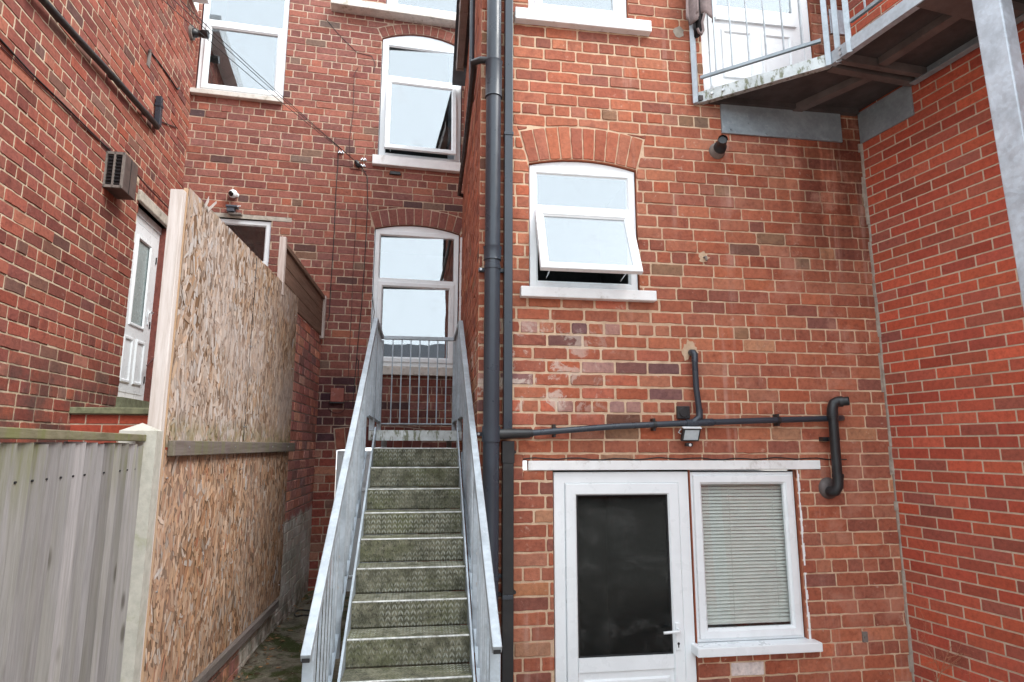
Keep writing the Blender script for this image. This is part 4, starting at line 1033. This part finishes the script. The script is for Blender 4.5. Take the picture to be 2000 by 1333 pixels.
# right hand drain
dr_ = thing('drain_pipe', (2.9, 3.95, 1.9), 'black upright drain pipe with open top and flanged elbow, near the corner', 'pipe')
n_ = .09
m_ = MB(); m_.tube([W(1637, 945, n_), W(1631, 870, n_), W(1626, 803, n_)], .032, 18)
m_.tube([W(1626, 812, n_), W(1625.5, 800, n_), W(1628, 789, n_), W(1636, 784.5, n_+.006)], .036, 18); m_.tube([W(1634, 785, n_), W(1646, 784.6, n_+.02)], [.036, .038], 18, False); m_.tube([W(1640, 785, n_+.01), W(1658, 783.5, n_+.05)], .031, 18, False)
m_.tube([W(1637, 930, n_), W(1637, 950, n_), W(1632, 960, n_-.01), W(1622, 962, .05), W(1618, 957, .0)], .034, 18); make('pipe', m_, M['black'], dr_)
m_ = MB(); m_.tube([W(1636.5, 926, n_), W(1636.8, 933, n_)], .0385, 18); m_.tube([W(1626, 812, n_), W(1626.4, 817, n_)], .0385, 18); m_.tube([W(1629, 855, n_), W(1629.5, 861, n_)], .036, 18); c = W(1629, 858, n_); m_.fbox(FRONT, c.x-.055, c.x+.04, c.z-.014, c.z+.014, .003, .05); make('collar', m_, M['black'], dr_)
m_ = MB(); u, z = FRONT.at(1619, 954, .01); k = 24
m_.tube([FRONT.p(u, z, .0), FRONT.p(u, z, .012), FRONT.p(u, z, .03), FRONT.p(u, z, .032)], [.074, .072, .052, .030], k); make('flange', m_, simple('dark_flange', srgb(86, 78, 76), .6, 0, .2, 20, .2), dr_)
m_ = MB(); m_.tube([W(1640, 785, n_+.01), W(1656, 783.7, n_+.045)], .027, 18); make('bore', m_, M['seal'], dr_)
fu = thing('flue_stub', (2.14, 3.98, 4.3), 'black flue stub in a grey wall collar below the balcony', 'flue')
u, z = FRONT.at(1401, 295, .01)
m_ = MB(); m_.tube([FRONT.p(u, z, 0), FRONT.p(u, z, .02), FRONT.p(u+.004, z+.003, .045)], [.064, .060, .045], 20); make('collar', m_, M['lead'], fu)
m_ = MB(); e = W(1412, 272, .17); a = FRONT.p(u+.006, z+.002, .03); m_.tube([a, a.lerp(e, .3), a.lerp(e, .31), e], [.047, .046, .034, .034], 18, False); m_.tube([a, a.lerp(e, .9)], .030, 14); make('stub', m_, M['black'], fu)
vb = MB(); u, z = FRONT.at(1335, 806, .02); vb.fbox(FRONT, u-.045, u+.045, z-.043, z+.043, .0, .025); vb.tube([FRONT.p(u, z, .024), FRONT.p(u, z, .032)], [.036, .030], 20)
make('junction_box', vb, M['black'], label='small black square box on the wall above the floodlight', cat='junction box', bev=.004)
fd = thing('floodlight', (1.83, 3.95, 2.2), 'small floodlight with sensor under the waste pipe', 'floodlight')
c = W(1349, 849, .08); m_ = MB()
def floc(du, dz, dn): # tilted downwards and turned a little
    t_ = R(18); y_ = R(6); return c + Vector((du*math.cos(y_)+dz*.12, -(dn*math.cos(t_)-dz*math.sin(t_)*0-dz*-.25) , dz*math.cos(t_)-dn*math.sin(t_)))
def fbx(u0, u1, z0, z1, n0, n1, mbx):
    mbx.hexa([floc(u0, z0, n1), floc(u1, z0, n1), floc(u1, z0, n0), floc(u0, z0, n0), floc(u0, z1, n1), floc(u1, z1, n1), floc(u1, z1, n0), floc(u0, z1, n0)])
fbx(-.062, .062, -.045, .045, -.015, .012, m_); make('housing', m_, M['black'], fd, bev=.004)
m_ = MB(); fbx(-.050, .050, -.034, .033, .0121, .0140, m_); make('lens', m_, simple('floodlight_glass', srgb(176, 186, 190), .15, 0, .1, 20), fd)
m_ = MB(); fbx(-.064, .064, .044, .050, -.016, .013, m_); make('rim', m_, M['upvc'], fd)
m_ = MB(); s0 = W(1345, 869, .07); m_.box(s0.x-.022, s0.x+.022, s0.y-.02, s0.y+.02, s0.z-.012, s0.z+.012); m_.tube([c, Vector((c.x, 4.05, c.z))], .012, 8); so2 = make('sensor_body', m_, M['black'], fd, bev=.004)
m_ = MB(); m_.tube([s0+Vector((.002, -.02, -.002)), s0+Vector((.002, -.026, -.004))], [.010, .007], 12); make('sensor_lens', m_, M['sensor'], so2)
m_ = MB(); m_.tube([W(1330, 838, .01), W(1325, 845, .015), W(1334, 850, .03), W(1340, 845, .05)], .004, 6); make('lead', m_, M['upvc'], fd)
cb = MB(); cb.tube([FRONT.p(.66+2.3*i/30, 2.116+.006*math.sin(i*1.7)+.003*math.sin(i*.6)-.008*(i == 30), .008) for i in range(31)], .0042, 6)
make('wall_cable', cb, M['rubber'], label='thin black cable lying along the top of the white lintel', cat='cable')
hk = MB(); a = W(1374, 504, .0); hk.tube([a, a+Vector((.004, -.03, 0)), a+Vector((.006, -.034, -.03))], .008, 8); make('wall_stub', hk, M['lead'], label='small bent metal stub sticking out right of the open window', cat='bracket')
mp = MB(); u, z = FRONT.at(1374, 503, .004); rg = random.Random(14); ps = [(u+.04*(1+rg.gauss(0, .2))*math.cos(i*.35), z+.036*(1+rg.gauss(0, .2))*math.sin(i*.35)) for i in range(18)]; mp.prism(FRONT, ps, -.002, .0065); make('mortar_patch', mp, M['mf'], wing)
u, z = FRONT.at(1325, 64, .004); mp = MB(); ps = [(u+.045*(1+rg.gauss(0, .15))*math.cos(i*.35), z+.045*(1+rg.gauss(0, .15))*math.sin(i*.35)) for i in range(18)]; mp.prism(FRONT, ps, -.002, .0065); make('mortar_patch', mp, M['soil'], wing)
# side of the wing: waste pipe, thin downpipe, gutter
bk = MB(); xo = .055
pp = [Vector((xs, ys, 4.885)), Vector((xs-.09, ys+.01, 4.887)), Vector((.365-xo-.01, 4.01, 4.885)), Vector((.363-xo, 4.06, 4.875)), Vector((.366-xo, 4.16, 4.882)), Vector((.40-xo, 5.6, 5.00)), Vector((.425-xo, 6.9, 5.11)), Vector((.428, 6.95, 5.115))]
pp[3].z = 4.882
bk.tube(pp, .024, 14); o = make('black_waste_pipe', bk, M['black'], label='black waste pipe sloping along the side of the wing to the soil pipe', cat='pipe')
dn_ = MB(); x_ = .378-.045; dn_.tube([(x_, 4.62, 7.0), (x_, 4.62, 4.95)], .022, 14); make('thin_downpipe', dn_, M['pipe'], label='thin blue grey downpipe behind the brown gutter', cat='pipe')
gu = thing('eaves_gutter', (.33, 5.4, 6.45), 'dark brown box gutter under the eaves of the wing', 'gutter')
def gx(y): return .365+(y-4.05)*.021
m_ = MB()
ya, yb = 4.1, 6.6
m_.hexa([(gx(ya)-.118, ya, 6.50), (gx(ya)-.04, ya, 6.50), (gx(yb)-.04, yb, 6.50), (gx(yb)-.118, yb, 6.50), (gx(ya)-.125, ya, 6.60), (gx(ya)-.035, ya, 6.60), (gx(yb)-.035, yb, 6.60), (gx(yb)-.125, yb, 6.60)]); make('trough', m_, M['brown'], gu, bev=.004)
m_ = MB()
for y in (5.62, 6.58): m_.hexa([(gx(y)-.123, y-.02, 6.495), (gx(y)-.036, y-.02, 6.495), (gx(y)-.036, y+.02, 6.495), (gx(y)-.123, y+.02, 6.495), (gx(y)-.13, y-.02, 6.602), (gx(y)-.03, y-.02, 6.602), (gx(y)-.03, y+.02, 6.602), (gx(y)-.13, y+.02, 6.602)])
make('joint', m_, M['brown'], gu)
m_ = MB(); m_.hexa([(gx(ya)-.036, ya, 6.54), (gx(ya)+.01, ya, 6.54), (gx(yb)+.01, yb, 6.54), (gx(yb)-.036, yb, 6.54), (gx(ya)-.036, ya, 6.62), (gx(ya)+.01, ya, 6.62), (gx(yb)+.01, yb, 6.62), (gx(yb)-.036, yb, 6.62)]); make('fascia', m_, M['black'], gu)

m_ = MB(); u0, z1 = FRONT.at(1619, 18, .01); u1, z0 = FRONT.at(1650, 68, .01); m_.fbox(FRONT, u0, u1, z0, z1, .0, .012); make('wall_plate', m_, M['galv'], label='grey metal plate on the wall behind the balcony corner posts', cat='plate', bev=.003)
m_ = MB(); a = W(1688, 1243, .0); m_.fbox(FRONT, a.x-.018, a.x+.018, a.z-.035, a.z+.03, .0, .012); m_.tube([a, a+Vector((0, -.02, 0))], .012, 8); make('pipe_stub', m_, M['lead'], label='small grey stub low on the wall right of the side window', cat='stub')
m_ = MB(); m_.fbox(BACK, 1.408, 1.432, 3.09, 4.66, .0, .03); make('corner_trim', m_, M['painted'], rear, bev=.003)
# ------------------------------------------------------------------ things on the rear wall
def Bk(px, py, n): u, z = BACK.at(px, py, n); return BACK.p(u, z, n)
def wire(name, pts, r, mat, label, cat='cable', group=None, n=.008):
    m_ = MB(); m_.tube([Bk(*p, n) if len(p) == 2 else Vector(p) for p in pts], r, 6); return make(name, m_, mat, label=label, cat=cat, group=group)
wire('wall_cable', [(661, 290), (660, 320), (657, 360), (655, 400), (653, 450), (650, 500), (646, 560), (643, 618), (639, 628)], .0045, M['rubber'], 'black cable hanging straight down the rear wall, leftmost of the hanging cables')
wire('wall_cable', [(705, 325), (717, 345), (718, 400), (715, 460), (711, 530), (706, 600), (700, 660), (693, 740), (688, 800)], .0045, M['rubber'], 'black cable down the rear wall nearest to the arched windows')
wire('wall_cable', [(731, 130), (728, 180), (700, 132), (692, 145), (690, 220), (683, 270), (684, 330), (716, 335)] [2:], .0035, M['redcable'], 'thin dark red cable looping beside the bright wall brackets')
wire('wall_cable', [(696, 410), (694, 460), (690, 520), (687, 600), (682, 690), (679, 760), (681, 800)], .003, M['redcable'], 'thin dark red cable in the middle of the hanging cables')
wire('wall_cable', [(637, 38), (660, 66), (697, 103), (726, 110), (733, 125), (730, 142)], .0032, M['rubber'], 'thin cable slanting across the rear wall below the stone ledge')
wire('wall_cable', [(727, 575), (731, 610), (727, 640), (716, 690), (714, 715)], .004, M['rubber'], 'loose black cable beside the lower arched window')
wire('wall_cable', [(697, 700), (700, 705), (699, 760), (698, 830)], .005, M['rubber'], 'short black cable end under the lower window sill')
far = {0: onY(280, -68, 4.6), 1: onY(290, -46, 4.7), 2: onY(290, -25, 4.8)}
for i, (px, py, lb) in enumerate(((702, 322, 'upper'), (695, 316, 'middle'), (662, 290, 'lowest'))):
    a = Bk(px, py, .05); b_ = far[i]; m_ = MB()
    m_.tube([a.lerp(b_, t_/12)-Vector((0, 0, .03*math.sin(math.pi*t_/12))) for t_ in range(13)], .0032, 6)
    make('overhead_cable', m_, M['rubber'], label=lb+' of the three overhead cables crossing the corner window', cat='cable', group='overhead cables')
for px, py, lb in ((664, 298, 'bright metal cable bracket, left one on the rear wall'), (708, 312, 'bright metal cable bracket, upper right one on the rear wall'), (706, 324, 'bright metal cable bracket beside the black clamp')):
    m_ = MB(); c = Bk(px, py, .02); m_.tube([c, c+BACK.N*.03], .008, 8); m_.tube([c+Vector((.03, 0, 0)), c+Vector((.03, 0, 0))+BACK.N*.03], .008, 8); m_.fbox(BACK, *(lambda u, z: (u-.02, u+.045, z-.006, z+.006, .002, .02))(*BACK.at(px, py, .02)))
    make('cable_bracket', m_, M['chrome'], label=lb, cat='bracket', group='cable brackets on the rear wall')
m_ = MB(); c = Bk(699, 322, .03); m_.tube([c+Vector((-.03, 0, .05)), c+Vector((-.02, 0, .035)), c+Vector((.01, 0, -.02)), c+Vector((.015, 0, -.035))], [.014, .028, .03, .012], 10); make('cable_clamp', m_, M['black'], label='black oval cable clamp on the rear wall', cat='clamp')
m_ = MB(); u, z = BACK.at(772, 338, .02); m_.fbox(BACK, u-.06, u+.06, z-.018, z+.018, .0, .025); m_.fbox(BACK, u-.07, u+.07, z-.022, z-.012, .0, .03); make('cable_box', m_, M['black'], label='small black cable box below the upper arched window sill', cat='cable box', bev=.004)
tc = thing('terracotta_box', Bk(659, 790, .02), 'reddish brown box cover on the rear wall left of the stairs', 'box cover')
u0, z1 = BACK.at(646, 758, .05); u1, z0 = BACK.at(671, 789, .05)
m_ = MB(); m_.fbox(BACK, u0, u1, z0+.02, z1, .0, .05); make('cover', m_, M['terracotta'], tc, bev=.006)
m_ = MB(); m_.fbox(BACK, u0-.004, u1+.002, z0+.006, z0+.018, .0, .052); make('base', m_, M['black'], tc)
m_ = MB(); uc = (u0+u1)/2; m_.tube([BACK.p(uc+.10*math.cos(a), z0-.01+.09*math.sin(a), .008) for a in [math.pi+math.pi*i/10 for i in range(11)]], .005, 6); make('lead', m_, M['redcable'], tc)
# security camera and lamp above the small window
cm = thing('security_camera', Bk(455, 380, .05), 'small white dome security camera on the rear wall', 'camera')
c = Bk(455, 379, .06); m_ = MB()
k = [(math.sin(math.pi*i/10)*.048, -math.cos(math.pi*i/10)*.048) for i in range(11)]; ax_ = (Vector((-.25, -.85, -.3))).normalized()
m_.tube([c+ax_*y for x, y in k], [max(.001, x) for x, y in k], 18); m_.tube([c, Vector((c.x+.02, c.y+.07, c.z+.01))], .03, 14); make('housing', m_, M['upvc'], cm)
m_ = MB(); m_.tube([c+ax_*.040, c+ax_*.050], [.030, .024], 18); make('lens', m_, M['lens'], cm)
lp = thing('wall_lamp', Bk(455, 408, .05), 'grey wall lamp just under the white security camera', 'lamp')
c = Bk(453, 404, .08); m_ = MB(); m_.box(c.x-.06, c.x+.06, c.y-.03, c.y+.06, c.z-.012, c.z+.012); m_.box(c.x-.05, c.x+.03, c.y-.02, c.y+.05, c.z-.06, c.z-.012); make('housing', m_, simple('lamp_grey', srgb(74, 80, 90), .5), lp, bev=.005)
m_ = MB(); m_.tube([c+Vector((.06, -.01, .0)), c+Vector((.095, -.02, .004))], [.008, .006], 8); make('sensor', m_, M['upvc'], lp)
m_ = MB(); m_.box(c.x-.03, c.x+.10, c.y+.0, c.y+.07, c.z-.085, c.z-.065); make('bracket', m_, M['lead'], lp)
# stuff left on the stone ledge
m_ = MB(); rg = random.Random(23); c = BACK.p(-.08, 7.515, .09)
for i in range(9):
    a = c+Vector((rg.uniform(-.10, .18), rg.uniform(-.03, .03), .012)); b_ = a+Vector((rg.uniform(-.05, .05), 0, rg.uniform(.04, .12))); m_.tube([a, (a+b_)/2+Vector((rg.uniform(-.02, .02), 0, .02)), b_], [.014, .018, .008], 7)
make('rag_bundle', m_, M['cloth'], label='crumpled grey bundle on the left end of the stone ledge', cat='rag')

# ------------------------------------------------------------------ things on the left wall
def Lf(px, py, n): u, z = LEFT.at(px, py, n); return LEFT.p(u, z, n)
cn = thing('conduit_pipe', Lf(306, 246, .03), 'mouldy black pipe slanting across the left house wall', 'pipe')
m_ = MB(); m_.tube([Lf(60, -26, .05), Lf(150, 74, .05), Lf(230, 160, .05), Lf(303, 242, .05), Lf(307, 249, .04)], .026, 12); make('pipe', m_, simple('mouldy_pipe', (.022, .023, .024), .5, 0, .3, 20, .3, 60, dirt=S(72, 76, 60), damt=.7, ds=16), cn)
m_ = MB(); a, b_ = Lf(312, 190, .04), Lf(308, 246, .04); m_.bar(a, b_, .055, .05, LEFT.N); c = a.lerp(b_, .25); m_.bar(c, c+(b_-a).normalized()*.03, .066, .06, LEFT.N); make('square_pipe', m_, M['pipe'], cn, bev=.003)
m_ = MB()
for px, py in ((217, 147), (283, 220)): c = Lf(px, py, .045); d = (Lf(px+5, py+5.5, .045)-c).normalized(); m_.tube([c, c+d*.03], .031, 12)
make('clip', m_, M['black'], cn)
def lwire(pts, r, label, mat='rubber', n=.012):
    m_ = MB(); m_.tube([Lf(px, py, n) for px, py in pts], r, 6); make('wall_cable', m_, M[mat], label=label, cat='cable')
lwire([(-8, 68), (60, 142), (120, 200), (170, 250), (218, 298)], .006, 'black cable running down the left wall to the grilled box')
lwire([(2, 92), (75, 165), (140, 226), (190, 272), (216, 292)], .004, 'second thin cable just under the black cable on the left wall', 'redcable')
lwire([(258, 330), (285, 362), (320, 398), (345, 422), (348, 432), (341, 520), (332, 620), (326, 655), (305, 695), (287, 715)], .0075, 'dark cable from the grilled box past the left door', 'redcable', .03)
lwire([(315, 238), (335, 246), (346, 250)], .005, 'short black cable end beside the square pipe')
lwire([(296, 104), (312, 125), (330, 150), (346, 175), (350, 172)], .008, 'short black cable from a small bracket high on the left wall')
m_ = MB(); u, z = LEFT.at(292, 112, .01); m_.fbox(LEFT, u-.03, u+.03, z-.10, z+.06, .0, .012); m_.tube([Lf(293, 99, .01), Lf(294, 99, .05)], .012, 8); make('wall_bracket', m_, M['lead'], label='small grey bracket high on the left wall', cat='bracket')
vt = thing('wall_vent', Lf(375, 64, .02), 'black round vent stub on the left wall beside the corner window', 'vent')
c = Lf(372, 64, .0); m_ = MB(); m_.tube([c, c+LEFT.N*.03], [.085, .08], 16); make('collar', m_, M['lead'], vt)
m_ = MB(); m_.tube([c+LEFT.N*.02, c+LEFT.N*.07, c+LEFT.N*.071, c+LEFT.N*.12, c+LEFT.N*.121, c+LEFT.N*.19], [.05, .05, .038, .038, .046, .046], 14); make('stub', m_, M['black'], vt)
# grilled box: front faces along the wall normal, louvred end towards the camera
ft = thing('grilled_box', Lf(225, 380, .05), 'old brown metal box with a grilled end on the left wall', 'vent box')
u0, _ = LEFT.at(203, 330, 0); zb, zt = 4.27, 4.58; u1 = u0+.27; nd = .145
m_ = MB(); m_.fbox(LEFT, u0+.02, u1, zb, zt, .0, nd); make('casing', m_, simple('rusty_casing', srgb(92, 80, 76), .6, .2, .2, 9, .2, 60, dirt=srgb(128, 100, 80), damt=.6, ds=5), ft, bev=.004)
m_ = MB(); m_.fbox(LEFT, u0, u0+.02, zb, zb+.022, .0, nd); m_.fbox(LEFT, u0, u0+.02, zt-.022, zt, .0, nd)
for i in range(3): m_.fbox(LEFT, u0, u0+.02, zb, zt, .064*i, .064*i+.014)
make('end_frame', m_, M['lead'], ft)
m_ = MB()
for i in range(9): m_.fbox(LEFT, u0+.004, u0+.018, zb+.03+.03*i, zb+.036+.03*i, .02, nd-.02)
m_.fbox(LEFT, u0+.019, u0+.0205, zb+.02, zt-.02, .016, nd-.01); make('grille', m_, M['black'], ft)
m_ = MB(); m_.fbox(LEFT, u0+.13, u0+.136, zb+.0, zt, nd+.0002, nd+.003); make('seam', m_, M['black'], ft)

# ------------------------------------------------------------------ blind behind the side window
bd = thing('venetian_blind', (2.18, 4.14, 1.0), 'pale green grey venetian blind behind the side window', 'blind')
m_ = MB(); z = 1.06; FW = FRONT; rg = random.Random(77)
while z < 1.95:
    d_ = .0093; sg = .0012*math.sin(z*23)+rg.gauss(0, .0007)
    m_.hexa([FW.p(1.86, z-d_, -.070), FW.p(2.52, z+sg-d_, -.070), FW.p(2.52, z+sg+d_-.0012, -.083), FW.p(1.86, z+d_-.0012, -.083), FW.p(1.86, z-d_+.0012, -.070), FW.p(2.52, z+sg-d_+.0012, -.070), FW.p(2.52, z+sg+d_, -.083), FW.p(1.86, z+d_, -.083)])
    z += .0225
make('slats', m_, M['slat'], bd)
m_ = MB()
for x in (2.10, 2.42): m_.tube([FW.p(x, 1.05, -.066), FW.p(x+.004, 1.95, -.066)], .0016, 5)
make('cord', m_, M['slat'], bd)
m_ = MB(); m_.fbox(FW, 1.86, 2.52, 1.035, 1.052, -.086, -.068); make('bottom_rail', m_, M['slat'], bd)

# ------------------------------------------------------------------ ground litter and weed
hs_ = MB(); c = onZ(600, 1200, .70); hs_.tube([c+Vector((.09*math.cos(a)*1.2, .12*math.sin(a), .012+.01*math.sin(3*a))) for a in [2*math.pi*i/20*1.05 for i in range(21)]], .007, 8)
make('hose_loop', hs_, M['rubber'], label='black loop of hose on the passage ground beside the stairs', cat='hose')
lv = MB(); rg = random.Random(31)
for i in range(170):
    x, y = rg.uniform(-1.15, -.5), rg.uniform(4.0, 6.9)
    if rg.random() < .4: x = rg.uniform(-1.17, -1.0)
    a = rg.uniform(0, 6.28); l = rg.uniform(.010, .032); z = .705+rg.uniform(0, .012); dx_, dy_ = math.cos(a)*l, math.sin(a)*l
    lv.add([(x-dx_, y-dy_, z), (x+dy_*.4, y-dx_*.4, z+rg.uniform(0, .012)), (x+dx_, y+dy_, z+rg.uniform(0, .01)), (x-dy_*.4, y+dx_*.4, z)], [(0, 1, 2, 3)])
make('fallen_leaves', lv, M['leaf'], kind='stuff', label='dead leaves and litter scattered on the passage ground', cat='leaves')
wd = MB(); rg = random.Random(37)
def twig(p, d, L, r, lev):
    pts = [p]; q = Vector(p); dd = Vector(d).normalized()
    for i in range(4):
        dd = (dd+Vector((rg.gauss(0, .12), rg.gauss(0, .12), rg.gauss(0, .08)))).normalized(); q = q+dd*L/4; pts.append(q.copy())
    wd.tube(pts, [r*(1-.15*i) for i in range(5)], 5, False)
    if lev:
        for i in range(5 if lev > 1 else 6):
            b_ = pts[rg.randint(1, 4)]; e = (dd+Vector((rg.gauss(0, .6), rg.gauss(0, .5), rg.gauss(0, .45)))).normalized(); twig(b_, e, L*rg.uniform(.35, .6), r*.55, lev-1)
    else: wd.tube([pts[-1], pts[-1]+Vector((0, 0, .004))], r*1.9, 4)
b0 = onX(1810, 1345, 3.25) if False else RIGHT.p(.20, .60, .12)
twig(b0, (.30, -.22, .9), .42, .0040, 3); twig(b0+Vector((.06, -.04, .2)), (-.2, -.05, .7), .24, .0022, 2)
make('dry_weed', wd, M['weed'], label='dried brown weed growing against the right brick wall', cat='weed')

# ------------------------------------------------------------------ houses across the yard, behind the camera
op = thing('opposite_house', (0, -21, 0), 'plain brick house across the yard', 'house')
m_ = MB(); m_.box(-16, 16, -24, -18, 0, 5.4); make('wall', m_, simple('far_brick', srgb(120, 74, 64), .9, 0, .2, 3), op)
m_ = MB(); m_.add([(-16.3, -17.7, 5.35), (16.3, -17.7, 5.35), (16.3, -21, 7.9), (-16.3, -21, 7.9), (-16.3, -24.3, 5.35), (16.3, -24.3, 5.35)], [(0, 1, 2, 3), (3, 2, 5, 4), (0, 3, 4), (1, 5, 2)]); make('roof', m_, M['roof'], op)
